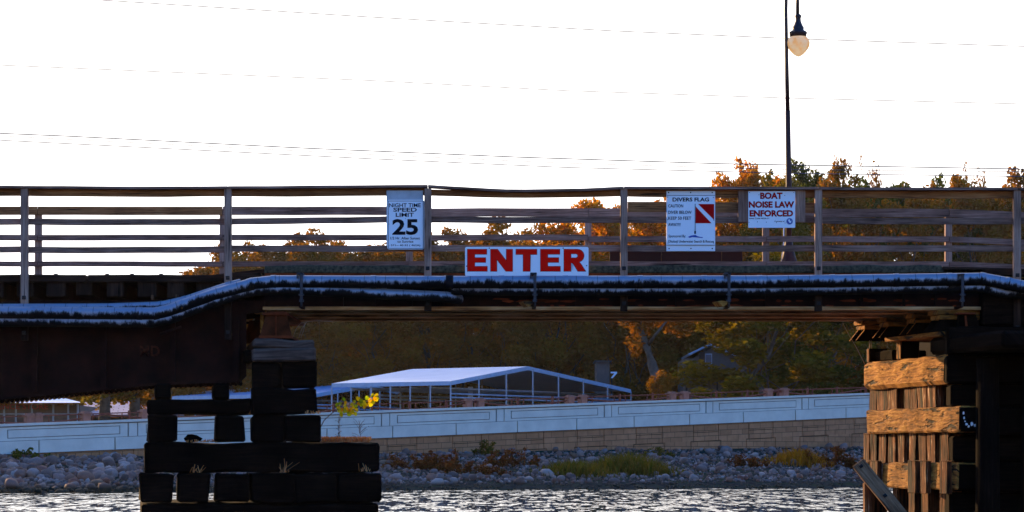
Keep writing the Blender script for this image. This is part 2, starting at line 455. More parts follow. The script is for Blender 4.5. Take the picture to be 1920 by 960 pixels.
def metalroof():
    m, nt, b, out = newmat('metal_roof')
    tc = N(nt, "ShaderNodeTexCoord")
    w = N(nt, "ShaderNodeTexWave", Scale=1.5, wave_type='BANDS', bands_direction='X'); w.inputs['Detail'].default_value = 0
    nt.links.new(tc.outputs['UV'], w.inputs['Vector'])
    n = N(nt, "ShaderNodeTexNoise", Scale=.6, Detail=4); nt.links.new(tc.outputs['Object'], n.inputs['Vector'])
    nt.links.new(ramp(nt, n.outputs[0], [(.3, (.24, .37, .56)), (.7, (.31, .43, .62))]), b.inputs['Base Color'])
    b.inputs['Roughness'].default_value = .45; b.inputs['Metallic'].default_value = .15
    bump(nt, b, w.outputs[0], .5, .03)
    return m
M['metalroof'] = metalroof()
def shingle(name, c):
    m, nt, b, out = newmat(name)
    tc = N(nt, "ShaderNodeTexCoord")
    br = N(nt, "ShaderNodeTexBrick", Scale=1.0); br.inputs['Brick Width'].default_value = .7; br.inputs['Row Height'].default_value = .35; br.inputs['Mortar Size'].default_value = .04
    br.inputs['Color1'].default_value = (*c, 1); br.inputs['Color2'].default_value = (*[k * .85 for k in c], 1); br.inputs['Mortar'].default_value = (*[k * .4 for k in c], 1)
    nt.links.new(tc.outputs['UV'], br.inputs['Vector']); nt.links.new(br.outputs[0], b.inputs['Base Color'])
    b.inputs['Roughness'].default_value = .85
    return m
M['pinkroof'] = shingle('pink_shingles', (.42, .32, .36))

def stonepanel():
    m, nt, b, out = newmat('cast_stone_panel')
    tc = N(nt, "ShaderNodeTexCoord")
    def brick(w, h, off):
        br = N(nt, "ShaderNodeTexBrick", Scale=1.0); br.offset = off
        br.inputs['Brick Width'].default_value = w; br.inputs['Row Height'].default_value = h; br.inputs['Mortar Size'].default_value = .014
        br.inputs['Color1'].default_value = (.36, .15, .06, 1); br.inputs['Color2'].default_value = (.46, .20, .085, 1); br.inputs['Mortar'].default_value = (.14, .07, .03, 1)
        nt.links.new(tc.outputs['UV'], br.inputs['Vector']); return br
    br = brick(.72, .26, .37)
    n = N(nt, "ShaderNodeTexNoise", Scale=3, Detail=6); nt.links.new(tc.outputs['Object'], n.inputs['Vector'])
    hv = N(nt, "ShaderNodeHueSaturation"); nt.links.new(br.outputs[0], hv.inputs['Color'])
    mr = N(nt, "ShaderNodeMapRange"); mr.inputs[3].default_value = .65; mr.inputs[4].default_value = 1.3; nt.links.new(n.outputs[0], mr.inputs[0]); nt.links.new(mr.outputs[0], hv.inputs['Value'])
    nt.links.new(hv.outputs[0], b.inputs['Base Color']); b.inputs['Roughness'].default_value = .9
    ad = N(nt, "ShaderNodeMath", operation='SUBTRACT'); nt.links.new(n.outputs[0], ad.inputs[0]); nt.links.new(br.outputs['Fac'], ad.inputs[1])
    bump(nt, b, ad.outputs[0], .7, .03)
    return m
M['stone'] = stonepanel()

def ground_mat():
    m, nt, b, out = newmat('gravelly_soil')
    tc = N(nt, "ShaderNodeTexCoord")
    n = N(nt, "ShaderNodeTexNoise", Scale=1.2, Detail=8, Roughness=.7); nt.links.new(tc.outputs['Object'], n.inputs['Vector'])
    nt.links.new(ramp(nt, n.outputs[0], [(.35, (.025, .022, .018)), (.5, (.05, .045, .035)), (.65, (.035, .045, .018))]), b.inputs['Base Color'])
    b.inputs['Roughness'].default_value = 1; b.inputs['Specular IOR Level'].default_value = 0
    bump(nt, b, n.outputs[0], .6, .08)
    return m
M['ground'] = ground_mat()
def rockmat():
    m, nt, b, out = newmat('lake_boulder')
    tc = N(nt, "ShaderNodeTexCoord")
    oi = N(nt, "ShaderNodeObjectInfo"); g = N(nt, "ShaderNodeNewGeometry")
    ad = N(nt, "ShaderNodeMath", operation='ADD'); nt.links.new(oi.outputs['Random'], ad.inputs[0]); nt.links.new(g.outputs['Random Per Island'], ad.inputs[1])
    fr = N(nt, "ShaderNodeMath", operation='FRACT'); nt.links.new(ad.outputs[0], fr.inputs[0])
    col = ramp(nt, fr.outputs[0], [(0, (.13, .09, .075)), (.2, (.27, .18, .15)), (.35, (.10, .07, .06)), (.5, (.25, .12, .08)), (.65, (.17, .125, .115)), (.8, (.40, .29, .24)), (.92, (.18, .065, .045)), (1, (.15, .10, .065))])
    n = N(nt, "ShaderNodeTexNoise", Scale=9, Detail=6, Roughness=.7); nt.links.new(tc.outputs['Object'], n.inputs['Vector'])
    hv = N(nt, "ShaderNodeHueSaturation"); nt.links.new(col, hv.inputs['Color'])
    mr = N(nt, "ShaderNodeMapRange"); mr.inputs[3].default_value = .5; mr.inputs[4].default_value = 1.3; nt.links.new(n.outputs[0], mr.inputs[0]); nt.links.new(mr.outputs[0], hv.inputs['Value'])
    # wet and algae-dark below the splash line
    sp = N(nt, "ShaderNodeSeparateXYZ"); nt.links.new(g.outputs['Position'], sp.inputs[0])
    wl = N(nt, "ShaderNodeMapRange"); wl.inputs[1].default_value = .16; wl.inputs[2].default_value = .34; nt.links.new(sp.outputs[2], wl.inputs[0])
    mx = N(nt, "ShaderNodeMix", data_type='RGBA'); mx.inputs[6].default_value = (.035, .030, .018, 1)
    nt.links.new(wl.outputs[0], mx.inputs[0]); nt.links.new(hv.outputs[0], mx.inputs[7])
    nt.links.new(mx.outputs[2], b.inputs['Base Color']); b.inputs['Roughness'].default_value = .8
    b.inputs['Specular IOR Level'].default_value = .1
    bump(nt, b, n.outputs[0], .5, .02)
    return m
M['rock'] = rockmat()
def globemat():
    m, nt, b, out = newmat('lamp_globe_glass')
    b.inputs['Base Color'].default_value = (.95, .80, .5, 1)
    b.inputs['Roughness'].default_value = .35
    tc = N(nt, "ShaderNodeTexCoord"); n = N(nt, "ShaderNodeTexNoise", Scale=12, Detail=4); nt.links.new(tc.outputs['Object'], n.inputs['Vector'])
    c = ramp(nt, n.outputs[0], [(.35, (1, .74, .36)), (.6, (1, .96, .8))])
    nt.links.new(c, b.inputs['Base Color'])
    b.inputs['Subsurface Weight'].default_value = .0
    t = N(nt, "ShaderNodeBsdfTranslucent"); nt.links.new(c, t.inputs[0])
    mx = N(nt, "ShaderNodeMixShader"); mx.inputs[0].default_value = .8
    nt.links.new(b.outputs[0], mx.inputs[1]); nt.links.new(t.outputs[0], mx.inputs[2]); nt.links.new(mx.outputs[0], out.inputs[0])
    return m
M['globe'] = globemat()

# ------------------------------------------------------------------ terrain and water
WA, WB = Vector((-20.7, 105.0)), Vector((18.0, 133.0))       # foot line of the promenade wall
WD = (WB - WA).normalized(); WN = Vector((-WD.y, WD.x)); WLEN = (WB - WA).length
SA, SB = Vector((-18.2, 92.0)), Vector((14.8, 110.0))
SD = (SB - SA).normalized(); SN = Vector((-SD.y, SD.x))
def wtop(s): return 2.63 + (4.59 - 2.63) * s / WLEN
def smooth(a, b, x):
    t = min(1, max(0, (x - a) / (b - a))); return t * t * (3 - 2 * t)
def gz(x, y):
    p = Vector((x, y))
    d1 = (p - SA).dot(SN); d2 = (p - WA).dot(WN); s = (p - WA).dot(WD)
    foot = 1.25 + .6 * min(1.3, max(-.5, s / WLEN))
    if d2 < 0:
        if d1 < 0: return max(-3, d1 * .25 - .05)
        z = foot * min(1, d1 / max(.1, d1 - d2)) + .10 * noise.noise(Vector((x * .5, y * .5, 0)))
        return z
    if d2 < 2.2: return foot
    z = max(wtop(s) - 1.0, 1.4) if d2 < 14 else .7
    if d2 >= 12: z = z + 0 * d2
    z += smooth(205, 320, y) * 14
    return z
def axis(lo, hi, flo, fhi, fine, coarse):
    v = []; a = lo
    while a < hi:
        v.append(a); a += fine if flo <= a < fhi else coarse
    v.append(hi); return v
xs = axis(-900, 900, -45, 45, 1.2, 40); ys = axis(-300, 2200, 80, 160, 1.2, 35)
bm = bmesh.new()
gv = [[bm.verts.new((x, y, gz(x, y))) for x in xs] for y in ys]
for j in range(len(ys) - 1):
    for i in range(len(xs) - 1):
        bm.faces.new([gv[j][i], gv[j][i + 1], gv[j + 1][i + 1], gv[j + 1][i]]).smooth = True
me = bpy.data.meshes.new('ground'); bm.to_mesh(me); bm.free()
tag(link('ground', me, M['ground']), kind='structure')
m = MB(); m.quad([(-900, -300, 0), (900, -300, 0), (900, 200, 0), (-900, 200, 0)])
tag(m.build('water', M['water']), kind='structure')

# ------------------------------------------------------------------ promenade wall
def wp(s, off, z): 
    q = WA + WD * s + WN * off
    return Vector((q.x, q.y, z))
class WMB(MB):
    def wbox(self, s0, s1, o0, o1, r0, r1, abs0=None, mi=0, cut=0.0):
        """box along the wall; r0,r1 heights relative to the sloping top; abs0 = absolute foot"""
        b2 = bmesh.new()
        vs_ = []
        for s in (s0, s1):
            for o in (o0, o1):
                for k, r in enumerate((r0, r1)):
                    z = wtop(s) + r if not (k == 0 and abs0 is not None) else abs0
                    vs_.append((s, o, z))
        # vertex order: s,o,z bits
        idx = [(0, 1, 3, 2), (4, 6, 7, 5), (0, 4, 5, 1), (2, 3, 7, 6), (0, 2, 6, 4), (1, 5, 7, 3)]
        v = [self.bm.verts.new(wp(*a)) for a in vs_]
        for f in idx:
            fc = self.bm.faces.new([v[i] for i in f]); fc.material_index = mi
            for l, i in zip(fc.loops, f):
                l[self.uv].uv = (vs_[i][0] + vs_[i][1], vs_[i][2] - wtop(vs_[i][0]) if abs0 is None else vs_[i][2])
        b2.free(); return self
S0, S1 = -26.0, 78.0
wall = empty('promenade_wall', wp(20, 0, 0), 'long pale concrete barrier wall on tan cast stone panels above the rocky bank', 'wall')
w = WMB()
w.wbox(S0, S1, .06, .45, -1.23, -.10)
w.build('barrier', M['grime'], wall)
w = WMB(); w.wbox(S0, S1, -.05, .50, -.10, 0.0); w.build('coping', M['concrete'], wall)
# period of the upper panels: joint pair at px 1024/1039
sj = 31.0
w = WMB(); k = -9
while sj + k * 6.3 < S1:
    a = sj + k * 6.3
    if a > S0:
        w.wbox(a, a + .38, .0, .058, -.70, -.15)                       # pilaster
        w.wbox(a + .44, a + .80, .02, .058, -.70, -.15); w.wbox(a + 5.90, a + 6.24, .02, .058, -.70, -.15); w.wbox(a + .80, a + 5.90, .02, .058, -.24, -.15); w.wbox(a + .80, a + 5.90, .02, .058, -.70, -.60)               # panel field
        for (r0, r1) in ((-.60, -.585), (-.235, -.22)): pass
        w.wbox(a + .845, a + 5.855, .01, .058, -.572, -.268)               # raised centre
    k += 1
w.build('relief_panel', M['concrete'], wall)
w = WMB(); a = 29.3 - 3.45 * 16
while a < S1:
    if a > S0: w.wbox(a, a + 3.39, -.06, .058, -1.23, -.72)
    a += 3.45
w.build('base_slab', M['concrete'], wall)
w = WMB(); a = S0; k = 0
wpk = wtop
while a < S1:
    wd = 1.60 if k % 2 else 1.96
    b_ = a + wd
    if k % 2 == 0:
        w.wbox(a, b_ - .04, 0, .12, -2.05, -1.26)
        w.wbox(a + .16, b_ - .2, 0, .12, -5.2, -2.05, abs0=-.2)
        w.wbox(a, b_ - .04, .03, .12, -1.8, -1.26)
    else:
        w.wbox(a, b_ - .04, 0, .12, -1.62, -1.26)
        w.wbox(a, b_ - .04, 0, .12, -2.05, -1.65)
        w.wbox(a - .18, b_ + .12, 0, .12, -2.08, -2.08, abs0=-.2) if False else w.wbox(a - .15, b_ + .11, .001, .12, -5, -2.09, abs0=-.2)
    a = b_; k += 1
w.build('stone_panel', M['stone'], wall)
w = WMB(); w.wbox(S0, S1, .13, .4, -5, -1.24, abs0=-1.2); w.build('backing', M['darktrim'], wall)

# promenade deck behind the wall (road surface)
w = WMB(); w.wbox(S0, S1, .46, 13.5, -1.2, -.72); tag(w.build('promenade_road', M['asphalt']), kind='structure')

# railing with pink precast pillars, standing behind the barrier
OFF = 1.6
def pill(s):
    e = empty('stone_pillar', wp(s, OFF, wtop(s) - .72), None, None)
    w = WMB(); w.wbox(s - .17, s + .17, OFF - .17, OFF + .17, -.72, .28); w.build('shaft', M['pinkstone'], e)
    w = WMB(); w.wbox(s - .22, s + .22, OFF - .22, OFF + .22, .28, .35); w.wbox(s - .14, s + .14, OFF - .14, OFF + .14, .35, .41); w.build('cap', M['pinkstone'], e)
    return e
def s_of(px):       # wall parameter where the sight line through column px crosses the railing line
    k = (px - 960.0) / F
    A = WA + WN * OFF
    return (k * A.y - A.x) / (WD.x - k * WD.y)
rail_e = empty('promenade_railing', wp(20, OFF, wtop(20) - .72), 'red brown metal railing with arched lower bars along the promenade behind the pale wall', 'railing')
w = WMB()
a = S0
w.wbox(S0, S1, OFF - .03, OFF + .03, .26, .31); w.build('top_bar', M['redpaint'], rail_e)
wl = WMB(); a = S0
per = 6.3
while a < S1:
    pts = []
    for i in range(13):
        s = a + per * i / 12
        hgt = .25 - .27 * math.sin(math.pi * i / 12)
        pts.append(wp(s, OFF, wtop(s) + hgt))
    wl.tube(pts, .035, 6)
    a += per
wl.build('arched_bar', M['redpaint'], rail_e)
w = WMB(); a = S0; k = 0
while a < S1:
    if k % 6 in (0,):
        w.wbox(a - .045, a + .045, OFF - .045, OFF + .045, -.72, .38)
    elif k % 6 in (1, 5):
        w.wbox(a - .018, a + .018, OFF - .018, OFF + .018, -.72, .27)
    a += .34; k += 1
o = w.build('balusters', M['redpaint'], rail_e); o['kind'] = 'stuff'
for px in (-40, 55, 70, 160, 270, 545, 655, 877, 899, 1068, 1092, 1259, 1283, 1440, 1470, 1690):
    s = s_of(px)
    place = 'left of the timber pier' if px < 300 else ('behind the timber pier' if px < 700 else 'seen under the bridge span')
    tag(pill(s), 'pink precast pillar in the promenade railing, %s' % place, 'pillar', 'precast pillars in the promenade railing ' + place)

# ------------------------------------------------------------------ rocks
def rock_mesh(sd, sub=2):
    b = bmesh.new(); bmesh.ops.create_icosphere(b, subdivisions=sub, radius=.5)
    rr = random.Random(sd); o = Vector((rr.uniform(0, 99), rr.uniform(0, 99), 0))
    sx, sy, sz = rr.uniform(.85, 1.25), rr.uniform(.8, 1.1), rr.uniform(.6, .85)
    for v in b.verts:
        d = 1 + .28 * noise.noise(v.co * 2.2 + o) + .12 * noise.noise(v.co * 5 + o)
        v.co = Vector((v.co.x * sx, v.co.y * sy, v.co.z * sz)) * d
    for k in range(7):    # facets
        n_ = Vector((rr.gauss(0, 1), rr.gauss(0, 1), rr.gauss(0, 1))).normalized(); c = rr.uniform(.27, .38)
        for v in b.verts:
            e = v.co.dot(n_) - c
            if e > 0: v.co -= n_ * e * .85
    for f in b.faces: f.smooth = True
    return b
rmeshes = []
for i in range(8):
    b = rock_mesh(i + 10); me = bpy.data.meshes.new('boulder'); b.to_mesh(me); b.free(); me.materials.append(M['rock']); rmeshes.append(me)
rocks = []
rr = random.Random(5)
def bank_pt(px, t):
    """column px, t=0 waterline .. 1 wall foot"""
    k = (px - 960.0) / F
    y0 = (SA.y * SD.x - SA.x * SD.y) / (SD.x - k * SD.y); y1 = (WA.y * WD.x - WA.x * WD.y) / (WD.x - k * WD.y)
    y = y0 + (y1 - y0) * t
    return k * y, y
for i in range(13000):
    px = rr.uniform(-120, 2050); t = rr.random() ** .9 * 1.03 - .04
    if t > .965: continue
    x, y = bank_pt(px, t)
    sz = min(.56, .10 + rr.expovariate(1 / .085)) * (1.2 if px < 300 else .9)
    if t < .12 and px > 700: sz *= .6
    rocks.append((sz, x, y, px, t))
rocks.sort(reverse=True)
big = []; small = []
for r_ in rocks:
    infr = 0 < r_[3] < 1630 and not (250 < r_[3] < 715)
    (big if infr and len(big) < 300 else small).append(r_)
bgroups = {'left': 'boulders on the bank left of the timber pier', 'mid': 'boulders on the bank seen under the bridge span'}
for sz, x, y, px, t in big:
    o = bpy.data.objects.new('boulder', rr.choice(rmeshes)); C.objects.link(o)
    o.location = (x, y, gz(x, y) + sz * .18); o.scale = (sz, sz, sz)
    o.rotation_euler = (rr.uniform(-.4, .4), rr.uniform(-.4, .4), rr.uniform(0, 6.28))
    k = 'left' if px < 280 else 'mid'
    tag(o, 'rounded grey and pinkish boulder on the bank ' + ('left of the timber pier' if k == 'left' else 'seen under the bridge span'), 'boulder', bgroups[k])
b = bmesh.new()
srcs = [rock_mesh(40 + i, 1) for i in range(6)]
for s in srcs:
    for f in s.faces: f.smooth = True
verts, faces = [], []
for sz, x, y, px, t in small:
    s = rr.choice(srcs)
    Mx = Matrix.Translation((x, y, gz(x, y) + sz * .12)) @ Matrix.Rotation(rr.uniform(0, 6.28), 4, 'Z') @ Matrix.Rotation(rr.uniform(-.6, .6), 4, 'X') @ Matrix.Scale(sz, 4)
    o0 = len(verts)
    s.verts.index_update()
    verts += [tuple(Mx @ v.co) for v in s.verts]; faces += [tuple(o0 + v.index for v in f.verts) for f in s.faces]
me = bpy.data.meshes.new('riprap'); me.from_pydata(verts, [], faces); me.polygons.foreach_set('use_smooth', [True] * len(me.polygons))
tag(link('riprap', me, M['rock']), 'mass of smaller cobbles and stones filling the bank below the wall', 'stones', kind='stuff')
b.free()

# ------------------------------------------------------------------ foliage
def leafcloud(centers, n, size, rnd, flat=.5, spread=.9, tri=False):
    """centers: (x,y,z,r). returns verts, faces"""
    V, Fc = [], []
    wts = [c[3] ** 2 for c in centers]
    for c in rnd.choices(centers, weights=wts, k=n):
        d = Vector((rnd.gauss(0, 1), rnd.gauss(0, 1), rnd.gauss(0, 1))).normalized() * c[3] * (rnd.random() ** .45) * spread
        p = Vector(c[:3]) + Vector((d.x, d.y, d.z * .8))
        s = size * rnd.uniform(.55, 1.3)
        u = Vector((rnd.gauss(0, 1), rnd.gauss(0, 1), rnd.gauss(0, 1) * flat)).normalized()
        w_ = u.orthogonal().normalized(); w_.rotate(Matrix.Rotation(rnd.uniform(0, 6.28), 3, u))
        o0 = len(V)
        V += [tuple(p - u * s * .5), tuple(p + w_ * s * .32), tuple(p + u * s * .5), tuple(p - w_ * s * .32)]
        Fc.append((o0, o0 + 1, o0 + 2, o0 + 3))
    return V, Fc
def limb(m, a, b, r0, r1, rnd, wob=.15, n=5):
    a, b = Vector(a), Vector(b); pts = []
    L = (b - a).length
    for i in range(n + 1):
        t = i / n
        j = Vector((rnd.gauss(0, 1), rnd.gauss(0, 1), 0)) * wob * L * .12 * (0 if i in (0,) else 1)
        pts.append(a.lerp(b, t) + j)
    m.tube(pts, [r0 + (r1 - r0) * i / n for i in range(n + 1)], 7)
    return pts
def tree_variant(sd, hh=16.0, rad=4.6, base=.12, nleaf=8500, leaf=.42, airy=.0):
    """unit tree of height hh; returns crown mesh, trunk mesh"""
    rnd = random.Random(sd)
    m = MB(); ctr = []
    top = hh * .8
    lean = Vector((rnd.uniform(-.8, .8), rnd.uniform(-.8, .8), 0))
    tp = limb(m, (0, 0, -.6), Vector((0, 0, top)) + lean, .30, .06, rnd, .25, 7)
    nb = 26
    for k in range(nb):
        t = base + (1 - base) * (k + rnd.random()) / nb
        z = hh * t
        prof = (1 - max(0, (t - .45) / .55) ** 2.6 * .62) * min(1, .55 + t * 2)
        r = rad * prof * rnd.uniform(.55, 1.0)
        an = k * 2.4 + rnd.uniform(-.5, .5)
        e = Vector((math.cos(an) * r, math.sin(an) * r, z)) + lean * t
        s0 = tp[min(7, int(t * .8 * 7))]
        limb(m, s0, e, .09 * (1.2 - t), .02, rnd, .5, 4)
        ctr.append((e.x, e.y, e.z, rnd.uniform(.9, 1.7) * rad / 4.6))
        for q in range(3):
            f = rnd.uniform(.35, 1.1)
            ctr.append((e.x * f + rnd.gauss(0, .7), e.y * f + rnd.gauss(0, .7), e.z + rnd.gauss(0, .7), rnd.uniform(.5, 1.2) * rad / 4.6))
    for q in range(7):
        ctr.append((lean.x + rnd.gauss(0, 1.5), lean.y + rnd.gauss(0, 1.5), hh * rnd.uniform(.86, .96), rnd.uniform(.6, 1.2)))
    V, Fc = leafcloud(ctr, nleaf, leaf, rnd)
    cm = bpy.data.meshes.new('crown'); cm.from_pydata(V, [], Fc)
    cm.materials.append(M['leaf_dark'])
    bmesh.ops.recalc_face_normals(m.bm, faces=m.bm.faces)
    tm = bpy.data.meshes.new('trunk'); m.bm.to_mesh(tm); m.bm.free(); tm.materials.append(M['trunk'])
    return cm, tm
variants = [tree_variant(i * 7 + 3, nleaf=20000, leaf=.36, base=.05) for i in range(5)]
airy = [tree_variant(90 + i, rad=4.0, nleaf=3600, leaf=.36, base=.3) for i in range(2)]
def tree(px, top, Y, wpx, kind, var, label, group=None, gnd=None):
    x = X(px, Y); g = gz(x, Y) if gnd is None else gnd
    h = Z(top, Y) - g
    e = empty('tree', (x, Y, g), label, 'tree', group)
    cm, tm = var
    sx = (wpx * Y / F) / 9.2; sz = h / 16.0
    e.scale = (sx, sx, sz); e.rotation_euler = (0, 0, random.uniform(0, 6.28))
    c = bpy.data.objects.new('crown', cm); C.objects.link(c); c.parent = e
    c.material_slots[0].link = 'OBJECT'; c.material_slots[0].material = M[kind]
    t = bpy.data.objects.new('trunk', tm); C.objects.link(t); t.parent = e
    return e
back = [  # px, top row, Y, width px, kind
 (30, 620, 236, 240, 'leaf_brown'), (150, 610, 228, 240, 'leaf_dark'), (280, 600, 232, 240, 'leaf_brown'),
 (405, 488, 226, 190, 'leaf_brown'), (455, 474, 232, 170, 'leaf_dark'), (520, 456, 238, 190, 'leaf_brown'), (590, 460, 228, 180, 'leaf_dark'),
 (660, 456, 236, 190, 'leaf_brown'), (735, 450, 240, 190, 'leaf_dark'), (800, 456, 230, 180, 'leaf_brown'),
 (868, 447, 238, 180, 'leaf_brown'), (935, 435, 226, 190, 'leaf_dark'), (1000, 442, 236, 160, 'leaf_dark'), (1048, 432, 230, 170, 'leaf_brown'),
 (1115, 400, 224, 200, 'leaf_orange'), (1185, 402, 230, 180, 'leaf_orange'), (1245, 405, 238, 200, 'leaf_orange'), (1320, 380, 226, 170, 'leaf_orange'),
 (1395, 314, 232, 150, 'leaf_orange'), (1450, 352, 222, 170, 'leaf_yellow'), (1508, 326, 234, 150, 'leaf_green'), (1575, 340, 228, 160, 'leaf_dark'),
 (1645, 342, 236, 170, 'leaf_green'), (1705, 358, 226, 170, 'leaf_dark'), (1770, 356, 236, 180, 'leaf_green'), (1835, 350, 228, 170, 'leaf_dark'),
 (1905, 352, 236, 180, 'leaf_dark'), (1985, 345, 230, 190, 'leaf_brown')]
KN = {'leaf_brown': 'brown leaved', 'leaf_dark': 'dull olive', 'leaf_orange': 'bright orange autumn', 'leaf_yellow': 'yellow green', 'leaf_green': 'green leaved'}
for i, (px, top, Y, wd, k) in enumerate(back):
    if px < 350: lb = '%s tree in the far wood, low behind the marina roofs at the left' % KN[k]; gr = 'trees behind the marina at the left, ' + k.split('_')[1]
    elif px < 850: lb = '%s tree in the far wood, left of the ENTER sign' % KN[k]; gr = 'trees left of the sign, ' + k.split('_')[1]
    elif px < 1100: lb = '%s tree in the far wood, above the ENTER sign' % KN[k]; gr = 'trees above the sign, ' + k.split('_')[1]
    elif px < 1345: lb = '%s tree in the far wood, between the ENTER and divers flag signs' % KN[k]; gr = 'trees by the divers sign, ' + k.split('_')[1]
    elif px < 1550: lb = '%s tree rising above the railing near the street lamp' % KN[k]; gr = 'trees by the street lamp, ' + k.split('_')[1]
    else: lb = '%s tree in the far wood, right of the street lamp' % KN[k]; gr = 'trees right of the lamp, ' + k.split('_')[1]
    tree(px, top, Y, wd * 1.08, k, variants[i % 5], lb, gr)
# sparse emergent tops
for px, top, k in ((1585, 314, 'leaf_brown'), (1632, 328, 'leaf_brown'), (1828, 340, 'leaf_dark'), (1545, 338, 'leaf_green')):
    tree(px, top, 242, 70, k, airy[px % 2], 'thin airy treetop poking above the wood right of the lamp post', 'airy treetops over the right railing')
# deeper row so the wood is solid below its skyline
for i, (px, top, Y, wd, k) in enumerate(back):
    if px < 380: continue
    tree(px + 42, top + 26 + 14 * (i % 2), Y + 24, wd * 1.25, 'leaf_dark' if i % 3 else 'leaf_brown', variants[(i + 2) % 5], 'dim tree in the deeper row of the far wood, behind the skyline trees', 'deeper row of the far wood')
# second dark row filling the understorey
for i in range(19):
    px = 330 + i * 92 + random.uniform(-20, 20)
    tree(px, 560 - (px > 1050) * 60 + random.uniform(-20, 20), 216 + random.uniform(-3, 3), 190, 'leaf_brown' if i % 2 else 'leaf_dark', variants[(i * 3) % 5],
         'shaded understorey tree of the far wood seen under the bridge', 'understorey trees seen under the bridge')
# nearer trees seen through the opening at the right
e = tree(1440, 500, 186, 330, 'leaf_yellow', variants[1], 'broad yellow green tree hanging over the house, nearest tree under the bridge')
e = tree(1250, 698, 176, 80, 'leaf_dark', variants[2], 'low rounded autumn shrub-like tree at the foot of the leaning pale trunk')
e = tree(1550, 560, 190, 260, 'leaf_green', variants[3], 'dark green tree beside the right abutment under the bridge')
e = tree(1660, 540, 194, 220, 'leaf_dark', variants[4], 'dull olive tree half hidden behind the right abutment')
lt = empty('leaning_tree', P(1238, 745, 182), 'tree with a pale leaning trunk and rusty leaves under the bridge', 'tree')
rnd = random.Random(3)
m = MB()
m.tube([P(1240, 760, 182), P(1232, 715, 182), P(1222, 680, 182), P(1213, 650, 182), P(1200, 615, 182), P(1190, 560, 182)], [.42, .36, .33, .30, .24, .12], 9)
m.tube([P(1213, 650, 182), P(1235, 620, 181), P(1260, 590, 181)], [.16, .1, .05], 6)
m.build('trunk', M['palebark'], lt)
ctr = []
for px, py, r in ((1185, 600, 1.1), (1200, 620, .9), (1190, 640, .8), (1215, 600, 1.0), (1170, 575, 1.6), (1200, 560, 2), (1240, 560, 2), (1255, 600, 1.2), (1275, 615, 1.0), (1290, 595, 1.1), (1192, 660, .5)):
    c = P(px, py, 182); ctr.append((c.x, c.y + rnd.uniform(-1, 1), c.z, r))
V, Fc = leafcloud(ctr, 3500, .34, rnd)
me = bpy.data.meshes.new('crown'); me.from_pydata(V, [], Fc); link('crown', me, M['leaf_rust'], lt)
# small trees by the store at the left
def smalltree(px, foot, top, Y, wpx, kind, label, tw=.35):
    e = empty('small_tree', P(px, foot, Y), label, 'tree')
    rnd = random.Random(int(px)); m = MB()
    m.tube([P(px, foot + 10, Y), P(px + 1, (foot + top) / 2, Y), P(px - 2, top, Y)], [tw, tw * .8, tw * .35], 8)
    ctr = []
    for k in range(16):
        a = rnd.uniform(-1, 1); t = rnd.random() ** .7
        c = P(px + a * wpx * (.35 + .65 * math.sin(math.pi * min(1, t + .1))), foot - 8 - (foot - 8 - top) * t, Y + rnd.uniform(-1.5, 1.5))
        m.tube([P(px, foot - 5 - (foot - top) * t * .6, Y), c], [.07, .02], 5)
        ctr.append((c.x, c.y, c.z, rnd.uniform(.35, .9)))
    m.build('trunk', M['trunk'], e)
    V, Fc = leafcloud(ctr, 1500, .3, rnd)
    me = bpy.data.meshes.new('crown'); me.from_pydata(V, [], Fc); link('crown', me, M[kind], e)
smalltree(196, 778, 690, 150, 40, 'leaf_yellow', 'small orange green tree in front of the pink shingled roof')
smalltree(252, 778, 690, 152, 22, 'leaf_brown', 'bare trunked small tree just right of the orange green tree by the pink roof')
smalltree(20, 778, 700, 168, 50, 'leaf_orange', 'orange tree behind the convenience store roof at the far left')

# bank plants
def plantclump(name, px, t, wpx, hpx, kind, n, label, cat, blade=False, sd=1):
    rnd = random.Random(sd); x, y = bank_pt(px, t); g = gz(x, y)
    e = (x, y, g)
    V, Fc = [], []
    wm, hm = wpx * y / F, hpx * y / F
    if blade:
        for i in range(n):
            bx = rnd.gauss(0, .36) * wm; by = rnd.gauss(0, .8); h = hm * rnd.uniform(.4, 1.0) * math.exp(-(bx / wm) ** 2 * 2)
            z0 = gz(x + bx, y + by) - g - .03; l = Vector((rnd.gauss(0, .25), rnd.gauss(0, .25), 1)) * h
            wv = Vector((rnd.uniform(-1, 1), rnd.uniform(-1, 1), 0)).normalized() * .02; b0 = Vector((bx, by, z0)); o0 = len(V)
            mid = b0 + l * .6; tip = b0 + l + Vector((l.x, l.y, -.1 * h)) * .6
            V += [tuple(b0 - wv), tuple(b0 + wv), tuple(mid + wv), tuple(mid - wv), tuple(tip)]
            Fc += [(o0, o0 + 1, o0 + 2, o0 + 3), (o0 + 3, o0 + 2, o0 + 4)]
    else:
        ctr = []
        for i in range(max(6, int(wpx / 7))):
            bx = rnd.uniform(-.5, .5) * wm; h = hm * rnd.uniform(.3, 1.0) * (1 - (2 * bx / wm) ** 2 * .5)
            by = rnd.uniform(-.6, .6); z0 = gz(x + bx, y + by) - g
            for q in range(4): ctr.append((bx + rnd.gauss(0, .1), by + rnd.gauss(0, .1), z0 + h * (q + .6) / 4.2, rnd.uniform(.08, .26)))
            w0 = Vector((.012, 0, 0)); o0 = len(V)
            V += [(bx - .012, by, z0), (bx + .012, by, z0), (bx + .012, by, z0 + h), (bx - .012, by, z0 + h)]; Fc.append((o0, o0 + 1, o0 + 2, o0 + 3))
        v2, f2 = leafcloud(ctr, n, .13, rnd); o0 = len(V); V += v2; Fc += [tuple(o0 + i for i in f) for f in f2]
    me = bpy.data.meshes.new(name); me.from_pydata(V, [], Fc)
    o = link(name, me, M[kind]); o.location = e
    return tag(o, label, cat)
